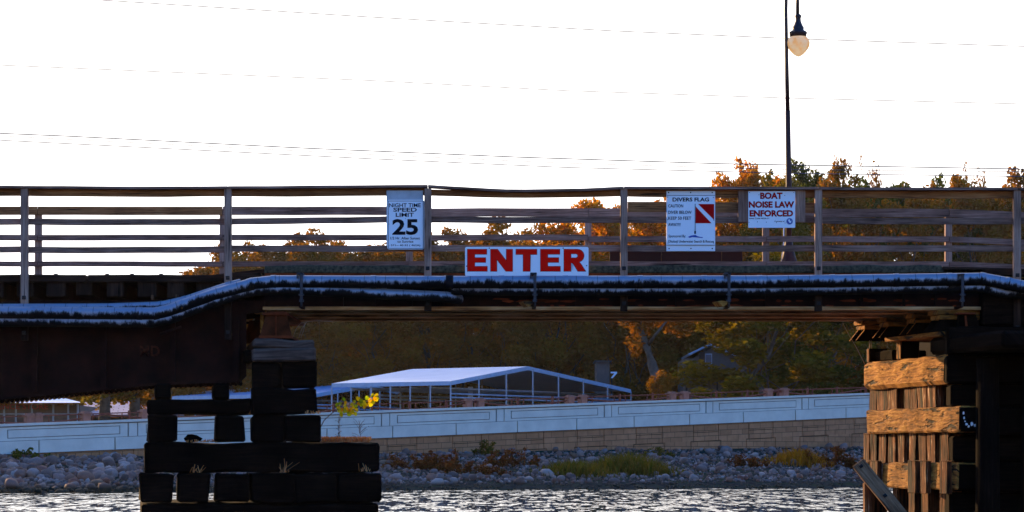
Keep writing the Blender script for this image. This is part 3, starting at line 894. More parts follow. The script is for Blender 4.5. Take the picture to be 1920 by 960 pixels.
plantclump('brush_clump', 770, .55, 90, 36, 'brush', 900, 'rusty brown brush on the bank just right of the timber pier', 'bush', sd=2)
plantclump('brush_clump', 835, .50, 90, 48, 'brush', 1300, 'tall rusty red brush clump on the bank left of the bright green bush', 'bush', sd=3)
plantclump('brush_clump', 965, .55, 95, 44, 'brush', 1300, 'rusty brush clump on the bank right of the bright green bush', 'bush', sd=4)
plantclump('brush_clump', 885, .40, 130, 26, 'brush', 1200, 'low spreading rusty brush in the middle of the bank below the green bush', 'bush', sd=41)
plantclump('green_bush', 908, .88, 34, 40, 'grass', 700, 'small bright green bush against the stone panels', 'bush', sd=5)
plantclump('grass_clump', 1080, .35, 110, 34, 'grass', 1100, 'long green grass clump on the bank at mid span', 'grass', True, 6)
plantclump('grass_clump', 1180, .40, 130, 44, 'grass', 1500, 'widest green grass clump on the bank, right of mid span', 'grass', True, 7)
plantclump('brush_clump', 1235, .8, 50, 22, 'grass', 500, 'low green weed against the stone panels', 'bush', sd=8)
plantclump('brush_clump', 1410, .50, 80, 26, 'brush', 900, 'low brown weeds on the bank left of the dark bushes by the abutment', 'bush', sd=9)
plantclump('grass_clump', 1500, .55, 90, 36, 'leaf_dark', 900, 'dry olive yellow grass clump on the bank near the right abutment', 'grass', True, 10)
plantclump('brush_clump', 1575, .45, 120, 46, 'brush', 1900, 'dark rusty bush beside the right abutment', 'bush', sd=11)
plantclump('green_bush', 55, .92, 46, 30, 'leaf_green', 900, 'dark green bush against the wall at the far left', 'bush', sd=12)

# ------------------------------------------------------------------ marina canopies
def canopy(el, er, apex, bel, bap, Yn, Yf, label, nposts=5, ratio_t=.43):
    """el/er: near-left and right eave pixels of the gable, apex px; bel/bap: back eave and ridge px with depth factors"""
    pel, per_ = P(el[0], el[1], Yn), P(er[0], er[1], Yf)
    ze = pel.z
    per_.z = ze if abs(per_.z - ze) > 0.6 else per_.z
    pap = P(apex[0], apex[1], Yn + (Yf - Yn) * ratio_t)
    bk = P(bel[0], bel[1], bel[2]) - pel
    bk.z = 0
    e = empty('boat_canopy', pel + Vector((0, 0, -pel.z + .7)), label, 'boat canopy')
    def roofpart(a, b, off=Vector((0, 0, 0))):
        m = MB(); th = Vector((0, 0, .12))
        n_ = 24
        L = bk.length
        vs_ = [a, b, b + bk, a + bk]
        top = [m.bm.verts.new(v + th) for v in vs_]; bot = [m.bm.verts.new(v) for v in vs_]
        fs = [m.bm.faces.new(top), m.bm.faces.new(bot[::-1])]
        for i in range(4): fs.append(m.bm.faces.new([top[i], bot[i], bot[(i + 1) % 4], top[(i + 1) % 4]]))
        uvm = {0: (0, 0), 1: (0, (b - a).length), 2: (L, (b - a).length), 3: (L, 0)}
        for f in fs[:1]:
            for l, i in zip(f.loops, range(4)): l[m.uv].uv = uvm[i]
        m.build('roof', M['metalroof'], e)
    roofpart(pel, pap); roofpart(pap, per_)
    # fascia along the gable and eave
    m = MB()
    for a, b in ((pel, pap), (pap, per_), (pel, pel + bk)):
        d = (b - a).normalized(); s = Vector((0, -.09, 0))
        v = [a + s + Vector((0, 0, -.16)), b + s + Vector((0, 0, -.16)), b + s + Vector((0, 0, .125)), a + s + Vector((0, 0, .125))]
        v2 = [q - s * 1.6 for q in v]
        A = [m.bm.verts.new(q) for q in v]; B = [m.bm.verts.new(q) for q in v2]
        m.bm.faces.new(A); m.bm.faces.new(B[::-1])
        for i in range(4): m.bm.faces.new([A[i], B[i], B[(i + 1) % 4], A[(i + 1) % 4]])
    m.build('fascia', M['galvblue'], e)
    def post(p, zt):
        m = MB(); m.box(p.x - .05, p.x + .05, p.y - .05, p.y + .05, .5, zt, .0); m.build('post', M['galv'], e)
    for r_ in (0.0, .33, .66, 1.0):
        back_ = bk * r_
        if r_ in (0.0, .66):
            for i in range(nposts + 3):
                t = i / (nposts + 2); q = pel.lerp(per_, t) + back_
                zt = (pel.z + (pap.z - pel.z) * t / ratio_t) if t < ratio_t else (pap.z + (per_.z - pap.z) * (t - ratio_t) / (1 - ratio_t))
                post(q, zt - .05)
    for i in range(1, 7): post(pel + bk * (i / 6), pel.z - .05)
    m = MB()
    for back_ in (0, .66):
        a = pel + bk * back_; b = per_ + bk * back_
        for zz in (pel.z - .75, pel.z - 1.0, 3.4):
            m.tube([Vector((a.x, a.y, zz)), Vector((b.x, b.y, zz))], .07, 4)
    for k in range(1, 6):
        a = pel + bk * k / 6; b = per_ + bk * k / 6
        m.tube([Vector((a.x, a.y, pel.z - .3)), Vector((b.x, b.y, pel.z - .3))], .08, 4)
    a = pel; b = pel + bk
    m.tube([Vector((a.x, a.y, 2.9)), Vector((b.x, b.y, 2.9))], .07, 4)
    m.build('cross_brace', M['galv'], e)
    m = MB()   # dock deck
    q = [pel, per_, per_ + bk, pel + bk]
    A = [m.bm.verts.new((v.x, v.y, .75)) for v in q]; B = [m.bm.verts.new((v.x, v.y, .45)) for v in q]
    m.bm.faces.new(A); m.bm.faces.new(B[::-1])
    for i in range(4): m.bm.faces.new([A[i], B[i], B[(i + 1) % 4], A[(i + 1) % 4]])
    m.build('dock', M['trunk'], e)
    return e
canopy((845, 718), (1183, 733), (990, 690), (622, 722, 185.5), None, 180, 201, 'large open boat canopy with pale blue metal gable roof right of the timber pier')
canopy((592, 741), (822, 751), (690, 724), (323, 748, 212), None, 203, 222, 'lower boat canopy with pale metal roof partly hidden behind the timber pier', 4)
# floating dock gear glimpsed inside: white boat-lift covers
for px, py, w_ in ((882, 738, 9),):
    e = P(px, py, 190)
    m = MB(); m.box(e.x - w_ * .02, e.x + w_ * .02, 189.8, 190.4, .75, e.z + .5, .02)
    tag(m.build('dock_locker', M['white']), 'white dock locker standing inside the large boat canopy', 'locker')
for o in bpy.data.objects:
    if o.name.startswith('dock_locker'): o['label'] = o['label'].replace('at px ', 'in ')

# ------------------------------------------------------------------ store and pink roofed building at the left
def text_mesh(body, offset=0.0, ext=0.0):
    cu = bpy.data.curves.new('t', 'FONT'); cu.body = body; cu.offset = offset; cu.extrude = ext; cu.resolution_u = 3
    ob = bpy.data.objects.new('t', cu); C.objects.link(ob)
    bpy.context.view_layer.update()
    me = bpy.data.meshes.new_from_object(ob.evaluated_get(bpy.context.evaluated_depsgraph_get()))
    bpy.data.objects.remove(ob); bpy.data.curves.remove(cu)
    return me
def put_text(body, px0, py0, px1, py1, Y, mat, parent, name='lettering', bold=.0, fitw=True, order=0):
    me = text_mesh(body, bold)
    vs_ = [v.co for v in me.vertices]
    x0, x1 = min(v.x for v in vs_), max(v.x for v in vs_); y0, y1 = min(v.y for v in vs_), max(v.y for v in vs_)
    a = P(px0, py1, Y); b = P(px1, py0, Y)
    sx = (b.x - a.x) / (x1 - x0); sy = (b.z - a.z) / (y1 - y0)
    for v in me.vertices:
        c = v.co.copy(); v.co = Vector((a.x + (c.x - x0) * sx, Y, a.z + (c.y - y0) * sy))
    me.update()
    me.materials.clear()
    b2 = bmesh.new(); b2.from_mesh(me)
    bmesh.ops.recalc_face_normals(b2, faces=b2.faces)
    r = bmesh.ops.extrude_face_region(b2, geom=list(b2.faces))
    for v in [g for g in r['geom'] if isinstance(g, bmesh.types.BMVert)]: v.co.y += .0015
    b2.to_mesh(me); b2.free()
    return link(name, me, mat, parent)

st = empty('store_building', P(60, 790, 160), 'glass fronted convenience store with white hipped roof at the far left', 'store')
m = MB()
pe = [P(-150, 756, 158), P(155, 755, 158), P(135, 752, 172), P(-150, 752, 172)]
pr = [P(-130, 744, 165), P(112, 744, 165)]
V_ = [m.bm.verts.new(v) for v in pe + pr]
m.bm.faces.new([V_[0], V_[1], V_[5], V_[4]]); m.bm.faces.new([V_[1], V_[2], V_[5]]); m.bm.faces.new([V_[2], V_[3], V_[4], V_[5]]); m.bm.faces.new([V_[3], V_[0], V_[4]])
m.bm.faces.new([V_[0], V_[3], V_[2], V_[1]])
m.build('roof', M['white'], st)
zb = 2.0; zt = P(0, 757, 158).z
m = MB(); m.box(X(-150, 160), X(148, 160), 160.2, 170, zb, zt - .05); m.build('wall', M['siding'], st)
m = MB()
m.box(X(-150, 160), X(146, 160), 160.0, 160.1, zb + .3, zt - .1); m.build('window', M['storeglass'], st)
m = MB()
for px in (8, 30, 60, 100, 128, 146):
    m.box(X(px, 159.9) - .05, X(px, 159.9) + .05, 159.8, 159.95, zb, zt)
m.box(X(-150, 159.9), X(148, 159.9), 159.8, 159.9, zt - .62, zt - .56)
m.build('window_frame', M['galv'], st)
put_text("CONVENIENCE STORE", -75, 757.5, 90, 767.5, 159.6, M['letters'], st, bold=.02)
pb = empty('pink_roofed_building', P(220, 790, 170), 'long low building with a faded pink shingled roof left of the timber pier', 'building')
m = MB()
q = [P(150, 778, 162), P(345, 776, 166), P(345, 752, 176), P(160, 752, 172)]
A = [m.bm.verts.new(v) for v in q]; B = [m.bm.verts.new(v + Vector((0, .1, -.15))) for v in q]
f = m.bm.faces.new(A)
for l, uv in zip(f.loops, ((0, 0), (7, 0), (7, 3.5), (0, 3.5))): l[m.uv].uv = uv
m.bm.faces.new(B[::-1])
for i in range(4): m.bm.faces.new([A[i], B[i], B[(i + 1) % 4], A[(i + 1) % 4]])
m.build('roof', M['pinkroof'], pb)
m = MB(); m.box(q[0].x + .4, q[1].x - .4, 166.5, 172, 1.0, q[0].z - .1); m.build('wall', M['siding'], pb)

# ------------------------------------------------------------------ house in the wood
hs_ = empty('wooden_house', P(1310, 740, 205), 'gabled house with a balcony half hidden in the trees, seen under the bridge', 'house')
YH = 205
g0 = gz(X(1310, YH), YH) - .5
m = MB(); m.box(X(1283, YH), X(1400, YH), YH, YH + 8, g0, Z(672, YH)); 
a, b_, c_ = P(1296, 662, YH), P(1328, 648, YH), P(1400, 676, YH)
m.build('wall', M['siding'], hs_)
m = MB(); m.prism([(X(1300, YH), Z(672, YH)), (X(1400, YH), Z(672, YH)), (X(1332, YH), Z(652, YH))], YH + .02, YH + 7.9); m.build('gable', M['siding'], hs_)
m = MB(); m.prism([(X(1291, YH), Z(667, YH)), (X(1330, YH), Z(648, YH)), (X(1408, YH), Z(680, YH)), (X(1408, YH), Z(676, YH)), (X(1330, YH), Z(644.5, YH)), (X(1289, YH), Z(664, YH))], YH - .5, YH + 8.4); m.build('roof', M['galv'], hs_)
for px0, px1 in ((1322, 1335),):
    m = MB(); m.box(X(px0, YH), X(px1, YH), YH - .06, YH - .005, Z(700, YH), Z(663, YH)); fr = m.build('window', M['galv'], hs_)
    m = MB(); m.box(X(px0 + 1.5, YH), X(px1 - 1.5, YH), YH - .1, YH - .065, Z(698, YH), Z(665, YH)); m.build('pane', M['glass'], fr)
m = MB(); m.box(X(1311, YH), X(1321, YH), YH - .3, YH - .005, Z(703, YH), Z(660, YH)); m.build('chimney_stack', M['darktrim'], hs_)
m = MB(); m.box(X(1280, YH), X(1395, YH), YH - 1.8, YH - .01, Z(707, YH), Z(703, YH)); bal = m.build('balcony', M['darktrim'], hs_)
m = MB()
for zz in (688, 694): m.box(X(1280, YH), X(1345, YH), YH - 1.8, YH - 1.74, Z(zz + 1.2, YH), Z(zz, YH))
for px in range(1281, 1346, 8): m.box(X(px, YH) - .05, X(px, YH) + .05, YH - 1.8, YH - 1.72, Z(703, YH), Z(688, YH))
m.build('balcony_railing', M['darktrim'], bal)
m = MB(); m.box(X(1283, YH), X(1286, YH), YH - 1.8, YH - 1.6, g0, Z(707, YH)); m.box(X(1340, YH), X(1343, YH), YH - 1.8, YH - 1.6, g0, Z(707, YH)); m.build('balcony_post', M['darktrim'], bal)
h2 = empty('small_cabin', P(1605, 735, 208), 'pale cabin window glimpsed in the dark trees beside the right abutment', 'cabin')
m = MB(); m.box(X(1575, 208), X(1625, 208), 208, 213, gz(X(1600, 208), 208) - .4, Z(672, 208)); m.build('wall', M['darktrim'], h2)
m = MB(); m.prism([(X(1570, 208), Z(672, 208)), (X(1630, 208), Z(672, 208)), (X(1600, 208), Z(660, 208))], 207.6, 213.4); m.build('roof', M['darktrim'], h2)
m = MB(); m.box(X(1586, 208), X(1591, 208), 207.9, 207.99, Z(690, 208), Z(676, 208)); m.box(X(1596, 208), X(1612, 208), 207.9, 207.99, Z(695, 208), Z(674, 208)); m.build('window', M['white'], h2)
# boxy shed with a bright seven-shaped awning bracket
h3 = empty('boat_shed', P(1130, 740, 206), 'dim tan shed among the trees behind the large boat canopy', 'shed')
m = MB(); m.box(X(1118, 206), X(1143, 206), 206, 210, gz(X(1130, 206), 206) - .4, Z(679, 206)); m.build('wall', M['siding'], h3)
m = MB(); m.box(X(1115, 206), X(1147, 206), 205.7, 210.4, Z(679, 206), Z(676, 206)); m.build('roof', M['trunk'], h3)
m = MB(); m.prism([(X(1145, 204), Z(697, 204)), (X(1157, 204), Z(697, 204)), (X(1157, 204), Z(700, 204)), (X(1149, 204), Z(709, 204)), (X(1145, 204), Z(709, 204)), (X(1152, 204), Z(700, 204)), (X(1145, 204), Z(700, 204))], 204, 204.15)
o = m.build('sign_panel', M['white']); tag(o, 'small bright white sign shaped like a 7 beside the shed in the trees', 'sign')
m = MB(); m.box(X(1147, 204) - .05, X(1147, 204) + .05, 204.02, 204.12, gz(X(1147, 204), 204) - .3, Z(709, 204)); m.build('post', M['darktrim'], o)
h4 = None

# ------------------------------------------------------------------ the bridge: near plane
YP = 32.0            # front of the railing posts
def ZP(py, Y=YP): return Z(py, Y)
XR = 9.0; XL = -9.0
# --- main span
span = empty('main_span', (0, 33.4, Z(560, 33)), 'low steel girder bridge span with mossy concrete curb crossing the channel', 'bridge')
xg0, xg1 = X(492, YP), X(1840, YP)
gy = [32.30, 33.05, 33.95, 34.75]
for i, y in enumerate(gy):
    zf = Z(579, 32.3)
    x1 = X(1795, YP) - (y - 32.3) * .245; x0 = X(545, YP) - (y - 32.3) * .245
    xa = X(490, YP) - (y - 32.3) * .245; xb = X(1850, YP) - (y - 32.3) * .245
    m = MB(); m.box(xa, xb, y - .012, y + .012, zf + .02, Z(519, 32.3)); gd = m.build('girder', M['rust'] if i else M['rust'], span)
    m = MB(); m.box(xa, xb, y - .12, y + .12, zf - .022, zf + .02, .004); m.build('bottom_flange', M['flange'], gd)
    if i == 0:
        m = MB(); m.box(xa, xb, y - .15, y + .15, Z(521, 32.3), Z(518, 32.3)); m.build('top_flange', M['rustred'], gd)
        for px in (640, 700, 770, 830, 898, 1000, 1082, 1170, 1270, 1365, 1440, 1540, 1620, 1700, 1760):
            m = MB(); m.box(X(px, YP) - .012, X(px, YP) + .012, y - .13, y - .014, zf + .022, Z(522, 32.3)); m.build('stiffener', M['rust'], gd)
        m = MB()   # scabby red lead paint patches left on the web
        rnd = random.Random(8)
        for k in range(60):
            px = rnd.uniform(900, 1800); py = rnd.choice((562, 564, 574, 575)) + rnd.uniform(-1.5, 1.5); w_ = rnd.uniform(4, 22) / 152; h_ = rnd.uniform(1.5, 4) / 152
            c = P(px, py, 32.28); pts = []
            nn = 9
            for q in range(nn):
                an = 2 * math.pi * q / nn; r_ = rnd.uniform(.6, 1)
                pts.append((c.x + math.cos(an) * w_ * r_, c.z + math.sin(an) * h_ * r_))
            m.prism(pts, 32.283, 32.287)
        m.build('paint_patch', M['rustred'], gd)
m = MB(); m.box(X(493, YP), X(1850, YP), 32.16, 34.95, Z(517.5, 32.3), Z(507, 32.3)); m.build('deck_slab', M['mossy'], span)
m = MB(); m.box(X(494, YP), X(1770, YP), 32.14, 32.38, Z(511.5, 32.14), Z(497.5, 32.14), .012, seg=60, rough=.012); m.build('curb', M['mossy'], span)
m = MB(); m.box(X(494, YP), X(1770, YP), 32.15, 32.19, Z(517, 32.14), Z(512, 32.14), .0); m.build('curb_edge_plate', M['rustred'], span)
m = MB(); m.box(X(494, YP) - .6, X(1770, YP) - .6, 34.7, 34.94, Z(511.5, 32.14), Z(497.5, 32.14), .012); m.build('curb', M['mossy'], span)
for px in (620, 900, 1180, 1460, 1700):
    for a, b_ in zip(gy[:-1], gy[1:]):
        m = MB(); m.tube([(X(px, YP), a + .02, Z(570, 32.3)), (X(px, YP) - .2, b_ - .02, Z(570, 32.3))], .04, 6); m.build('cross_frame', M['rust'], span)

# --- left approach span
asp = empty('approach_span', (-6.5, 33, Z(600, 33)), 'deep dark riveted steel approach girder with timber ties left of the pier', 'bridge')
for i, y in enumerate((32.25, 33.6, 34.9)):
    pts = [(XL, Z(563, 32.2)), (X(493, YP), Z(563, 32.2)), (X(493, YP), Z(585, 32.2)), (X(458, YP), Z(588, 32.2)), (X(458, YP), Z(705, 32.2)), (X(447, YP), Z(716, 32.2)),
           (X(290, YP), Z(722, 32.2)), (X(0, YP), Z(749, 32.2)), (XL, Z(775, 32.2))]
    lf = lambda z: z + (z - CAMZ) * (y / 32.25 - 1) * .85 if z < Z(650, 32.2) else z
    pts = [(x - (y - 32.25) * .14, lf(z)) for x, z in pts]
    m = MB(); m.prism(pts, y - .015, y + .015); gd = m.build('plate_girder', M['rust'], asp)
    # bottom flange following the slope
    m = MB()
    low = [(X(447, YP), Z(717, 32.2)), (X(290, YP), Z(723, 32.2)), (X(0, YP), Z(750, 32.2)), (XL, Z(776, 32.2))]
    for (xa, za), (xb, zb_) in zip(low[:-1], low[1:]):
        d = -(y - 32.25) * .14
        za, zb_ = lf(za), lf(zb_)
        v = [(xa + d, za), (xa + d, za + .03), (xb + d, zb_ + .03), (xb + d, zb_)]
        m.prism(v, y - .2, y + .2)
    m.build('bottom_flange', M['flange'] if i else M['rust'], gd)  # only the rear flanges take the painted water light
    m = MB()
    for k in range(54):
        t = k / 53; px = 445 - t * 500
        zz = Z(717 + (6 * (447 - px) / 157 if px > 290 else 6 + 27 * (290 - px) / 290), 32.2); zz = lf(zz)
        for dy in (-.13, .13):
            m.lathe([(.0, zz - .035), (.018, zz - .03), (.026, zz - .005), (.026, zz + .004)], X(px, YP) - (y - 32.25) * .14, y + dy, 8)
    o = m.build('rivets', M['flange'] if i else M['rust'], gd); o['kind'] = 'stuff'
for px in (60, 190, 320, 440):
    m = MB(); m.box(X(px, YP) - .035, X(px, YP) + .035, 32.14, 32.23, Z(718, 32.2) if px > 280 else Z(735, 32.2), Z(600, 32.2)); m.build('stiffener', M['rust'], asp)
# faded stencil letters on the girder
put_text("MD", 262, 648, 300, 668, 32.228, M['stencil'], asp, 'stencil', bold=.03)
# ties (butt ends) and deck edge timbers
k = 0
px = -360
while px < 425:
    m = MB(); w_ = random.uniform(30, 36)
    m.box(X(px, YP), X(px + w_, YP), 32.16 + random.uniform(0, .05), 35.0, Z(556 + random.uniform(-2, 4), 32.2), Z(529.5, 32.2), .012, ax=2)
    m.build('tie', M['tietimber'], asp)
    px += random.choice((54, 56, 58)); k += 1
for a, b_ in ((-360, 158), (161, 425)):
    m = MB(); m.box(X(a, YP), X(b_, YP), 32.13, 32.42, Z(529, 32.13), Z(515, 32.13), .01, seg=14, rough=.008); m.build('edge_timber', M['tietimber'], asp)
m = MB(); m.prism([(X(420, YP), Z(529, 32.15)), (X(420, YP), Z(513, 32.15)), (X(486, YP), Z(511, 32.15)), (X(490, YP), Z(528, 32.15))], 32.15, 32.5, bevel=.01); m.build('edge_timber', M['tietimber'], asp)
m = MB(); m.prism([(X(395, YP), Z(514, 32.5)), (X(487, YP), Z(504, 32.5)), (X(488, YP), Z(512, 32.5)), (X(395, YP), Z(515.5, 32.5))], 32.52, 34.9, bevel=.006); m.build('ramp_plank', M['tietimber'], asp)
m = MB(); m.box(XL, X(493, YP), 32.45, 34.9, Z(528, 32.2), Z(517, 32.2)); m.build('deck', M['tietimber'], asp)
for px in (98, 195, 242, 297):
    m = MB(); m.lathe([(.03, Z(516, 32.2)), (.028, Z(513.5, 32.2)), (.0, Z(512, 32.2))], X(px, YP), 32.25, 10); m.build('deck_bolt', M['bolt'], asp)
for px, py in ((283, 557), (329, 556)):
    m = MB(); m.box(X(px - 2.2, YP), X(px + 3, YP), 32.10, 32.15, Z(py + 5, 32.1), Z(py - 4, 32.1), .006); m.build('reflector_tab', M['fender'], asp)
# --- right approach
ras = empty('right_approach', (7.5, 33, Z(560, 33)), 'dark timber approach deck continuing right beyond the abutment', 'bridge')
m = MB(); m.prism([(X(1772, YP), Z(511.5, 32.14)), (X(1772, YP), Z(499, 32.14)), (XR, Z(516, 32.14)), (XR, Z(530, 32.14))], 32.16, 32.42, bevel=.008); m.build('edge_timber', M['tietimber'], ras)
m = MB(); m.box(X(1852, YP), XR, 32.4, 34.95, Z(575, 32.2), Z(520, 32.2)); m.build('deck', M['creosote'], ras)
m = MB(); m.box(X(1852, YP), XR, 32.25, 32.39, Z(625, 32.2), Z(532, 32.2), .02); m.build('fascia_beam', M['creosote'], ras)

# --- railings
def rail_board(name, pts, hpx, Y, th, mat, parent, sag=0.0):
    """pts: list of (px, py_top)"""
    m = MB(); out_ = []
    n = 10
    (pa, ya), (pb_, yb) = pts
    for i in range(n + 1):
        t = i / n; px = pa + (pb_ - pa) * t; py = ya + (yb - ya) * t + sag * math.sin(math.pi * t)
        py += noise.noise(Vector((px * .013, hpx, Y))) * .7
        out_.append((X(px, Y), Z(py, Y)))
    h = hpx * Y / F
    b2 = bmesh.new(); rings = []
    for x, z in out_:
        rings.append([b2.verts.new((x, Y, z)), b2.verts.new((x, Y, z - h)), b2.verts.new((x, Y + th, z - h)), b2.verts.new((x, Y + th, z))])
    for i in range(n):
        for k in range(4):
            b2.faces.new([rings[i][k], rings[i][(k + 1) % 4], rings[i + 1][(k + 1) % 4], rings[i + 1][k]])
    b2.faces.new(rings[0][::-1]); b2.faces.new(rings[-1])
    m.merge(b2, 0)
    return m.build(name, mat, parent)
nr = empty('near_railing', (0, YP, Z(515, YP)), 'weathered timber railing on the near side of the bridge, carrying the signs', 'railing')
nposts = [(-332, 600), (45, 572), (427, 535), (802, 517), (1170, 517), (1535, 517), (1908, 530), (2281, 530)]
for px, pb_ in nposts:
    low = {45: 638, 427: 637, 1908: 628}.get(px, 583)
    m = MB(); m.box(X(px - 6.6, YP), X(px + 6.6, YP), YP, YP + .089, Z(pb_ + 14, YP), Z(353, YP), .005)
    pst = m.build('post', M['post'], nr)
    m = MB(); m.box(X(px - 6.6, YP), X(px + 6.6, YP), YP, YP + .089, Z(low, YP), Z(pb_ + 14, YP) - .002, .005); m.build('post_foot', M['tietimber'], pst)
    m = MB()
    for py in ((pb_ - 14), low - 14):
        c = P(px, py, YP); m.box(c.x - .024, c.x + .024, YP - .012, YP - .0005, c.z - .024, c.z + .024, .008)
        m.box(c.x - .011, c.x + .011, YP - .028, YP - .0125, c.z - .011, c.z + .011, .004)
    m.build('bolt', M['bolt'], pst)
bays = [(-332, 45), (45, 427), (427, 802), (802, 1170), (1170, 1535), (1535, 1908), (1908, 2281)]
cap_y = {-332: 346, 45: 348, 427: 349, 802: 346.5, 1170: 349.5, 1535: 351, 1908: 352, 2281: 354}
sags = {45: 1, 427: 0, 802: 7, 1170: 0, 1535: 0, 1908: 0, -332: 0}
YB = YP + .0905
for a, b_ in bays:
    sg = sags.get(a, 0)
    rail_board('cap_rail', [(a + .6, cap_y[a]), (b_ - .6, cap_y[b_])], 4.4, YP - .02, .16, M['rail'], nr, sg)
    rail_board('top_rail', [(a + .6, cap_y[a] + 5.5 + (3 if a in (802,) else 0)), (b_ - .6, cap_y[b_] + 5.5 + (1 if a == 802 else 0))], 13.5 if a != 802 else 11.5, YB, .038, M['rail_brown'], nr, 1.2 if a != 802 else 3.5)
    mt, lt_ = (409.5, 461.5)
    if a >= 427: mt, lt_ = 405.5, 459.5
    if a == 427: m0, m1 = 409, 403.5
    elif a == 1535 or a == 1908: m0, m1 = 407.5, 408.5
    else: m0 = m1 = mt
    rail_board('middle_rail', [(a + .6, m0), (b_ - .6, m1)], 11.5, YB, .038, M['rail'], nr, 1.0)
    rail_board('lower_rail', [(a + .6, lt_ + (1 if a < 427 else 0)), (b_ - .6, lt_)], 11.5, YB, .038, M['rail'], nr, .8)
rail_board('extra_rail', [(1177, 378), (1528, 380)], 19, YB + .002, .038, M['rail_brown'], nr)
# far railing
fr_ = empty('far_railing', (-.5, 34.8, Z(515, 34.8)), 'weathered timber railing on the far side of the bridge deck', 'railing')
YF = 34.78
fposts = [-270, 70, 417, 767, 1103, 1437, 1780, 2120]
fb = list(zip(fposts[:-1], fposts[1:]))
for px in fposts:
    m = MB(); m.box(X(px - 6.1, YF), X(px + 6.1, YF), YF + .0405, YF + .13, Z(530, YF), Z(391, YF), .005); m.build('post', M['post'], fr_)
def fy(px, base):   # far rails dip slightly beyond the right abutment
    return base + (max(0, px - 1780) * .045)
for a, b_ in fb:
    lift = 4 if 1437 <= a < 1900 else 0
    rail_board('top_rail', [(a + .6, fy(a, 387.5 + lift + (3 if 767 <= a < 1437 else 0))), (b_ - .6, fy(b_, 387.5 + lift + (3 if 767 <= a < 1437 else 0)))], 15.5, YF, .038, M['rail_brown'] if a < 400 else M['rail'], fr_)
    rail_board('middle_rail', [(a + .6, fy(a, 440 + (3 if a > 1100 else 0))), (b_ - .6, fy(b_, 440 + (3 if a > 1100 else 0)))], 10.5, YF, .038, M['rail'], fr_)
    rail_board('lower_rail', [(a + .6, fy(a, 490)), (b_ - .6, fy(b_, 490))], 9.5, YF, .038, M['rail'], fr_)

# brown sheet metal panel behind the railing
bp = empty('sheet_metal_guard', (X(1260, 35.2), 35.2, Z(510, 35)), 'low dark brown sheet metal guard beyond the far railing under the divers flag sign', 'guard panel')
for a, b_ in ((1143, 1240), (1240.3, 1353), (1353.4, 1392)):
    m = MB(); m.box(X(a, 35.15), X(b_, 35.15), 35.15, 35.18, Z(520, 35.15), Z(471, 35.15), .004); m.build('panel', M['brownpanel'], bp)
m = MB(); m.box(X(1143, 35.2) , X(1392, 35.2), 35.181, 35.23, Z(500, 35.2), Z(494, 35.2)); m.box(X(1143, 35.2), X(1392, 35.2), 34.9, 35.181, Z(524, 35.2), Z(520.2, 35.2)); m.build('support', M['rust'], bp)

# ------------------------------------------------------------------ pipes
def smoothpath(pts, n=5):
    out_ = []
    pts = [Vector(p) for p in pts]
    for i in range(len(pts) - 1):
        out_.append(pts[i])
    out_.append(pts[-1]); return out_
def pipe(name, pxs, r, label, bands=(), joints=(), group=None):
    pts = [P(a, b, y) for a, b, y in pxs]
    e = empty(name, pts[0], label, 'pipe', group)
    # split into jacket sections so the seams read
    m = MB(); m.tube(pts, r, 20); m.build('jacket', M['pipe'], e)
    joints = list(joints)
    for px in joints:
        for (a, b) in zip(pxs[:-1], pxs[1:]):
            if a[0] <= px < b[0]:
                m = MB()
                t = (px - a[0]) / (b[0] - a[0]); c = P(px, a[1] + (b[1] - a[1]) * t, a[2] + (b[2] - a[2]) * t)
                d = (P(*b) - P(*a)).normalized()
                m.tube([c - d * .035, c - d * .033, c + d * .033, c + d * .035], [r, r + .004, r + .004, r], 20, caps=False)
                m.build('seam_band', M['pipe'], e)
    return e
YI = 31.86
up = [(-380, 583, YI), (262, 588, YI), (292, 588, YI), (318, 582, YI), (340, 574, YI), (402, 552, YI), (450, 539, YI), (476, 532, YI), (513, 528, YI), (560, 528, YI), (840, 529, YI), (1180, 528.5, YI), (1440, 528, YI), (1780, 524, YI), (1842, 523, YI), (1870, 528, YI), (1925, 539, YI - .1), (2250, 560, YI - .3)]
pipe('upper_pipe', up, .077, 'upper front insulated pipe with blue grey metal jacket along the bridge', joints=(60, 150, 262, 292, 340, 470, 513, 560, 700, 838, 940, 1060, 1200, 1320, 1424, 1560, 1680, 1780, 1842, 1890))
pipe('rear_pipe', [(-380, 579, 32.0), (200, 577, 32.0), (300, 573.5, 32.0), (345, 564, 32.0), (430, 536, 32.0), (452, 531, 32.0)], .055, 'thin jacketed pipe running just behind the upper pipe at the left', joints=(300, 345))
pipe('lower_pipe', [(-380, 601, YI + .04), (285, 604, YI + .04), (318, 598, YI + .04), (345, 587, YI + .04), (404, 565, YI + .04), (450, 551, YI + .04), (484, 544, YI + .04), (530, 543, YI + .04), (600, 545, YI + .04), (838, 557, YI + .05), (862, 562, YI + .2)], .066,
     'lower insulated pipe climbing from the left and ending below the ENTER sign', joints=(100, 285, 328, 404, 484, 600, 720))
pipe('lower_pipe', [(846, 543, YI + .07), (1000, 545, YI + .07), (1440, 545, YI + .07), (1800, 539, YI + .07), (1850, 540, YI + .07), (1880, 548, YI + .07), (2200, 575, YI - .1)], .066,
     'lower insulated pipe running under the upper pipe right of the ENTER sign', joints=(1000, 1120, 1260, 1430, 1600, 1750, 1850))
m = MB(); pts = [P(836, 529, YI), P(850, 529, YI)]
m.tube(pts, .085, 20); o = m.build('pipe_coupling', M['black']); tag(o, 'black rubber coupling on the upper pipe left of the ENTER sign', 'coupling')
m = MB(); m.tube([P(300, 627, YI + .05), P(340, 613, YI + .05)], .02, 8); o = m.build('loose_conduit', M['rust'], asp)
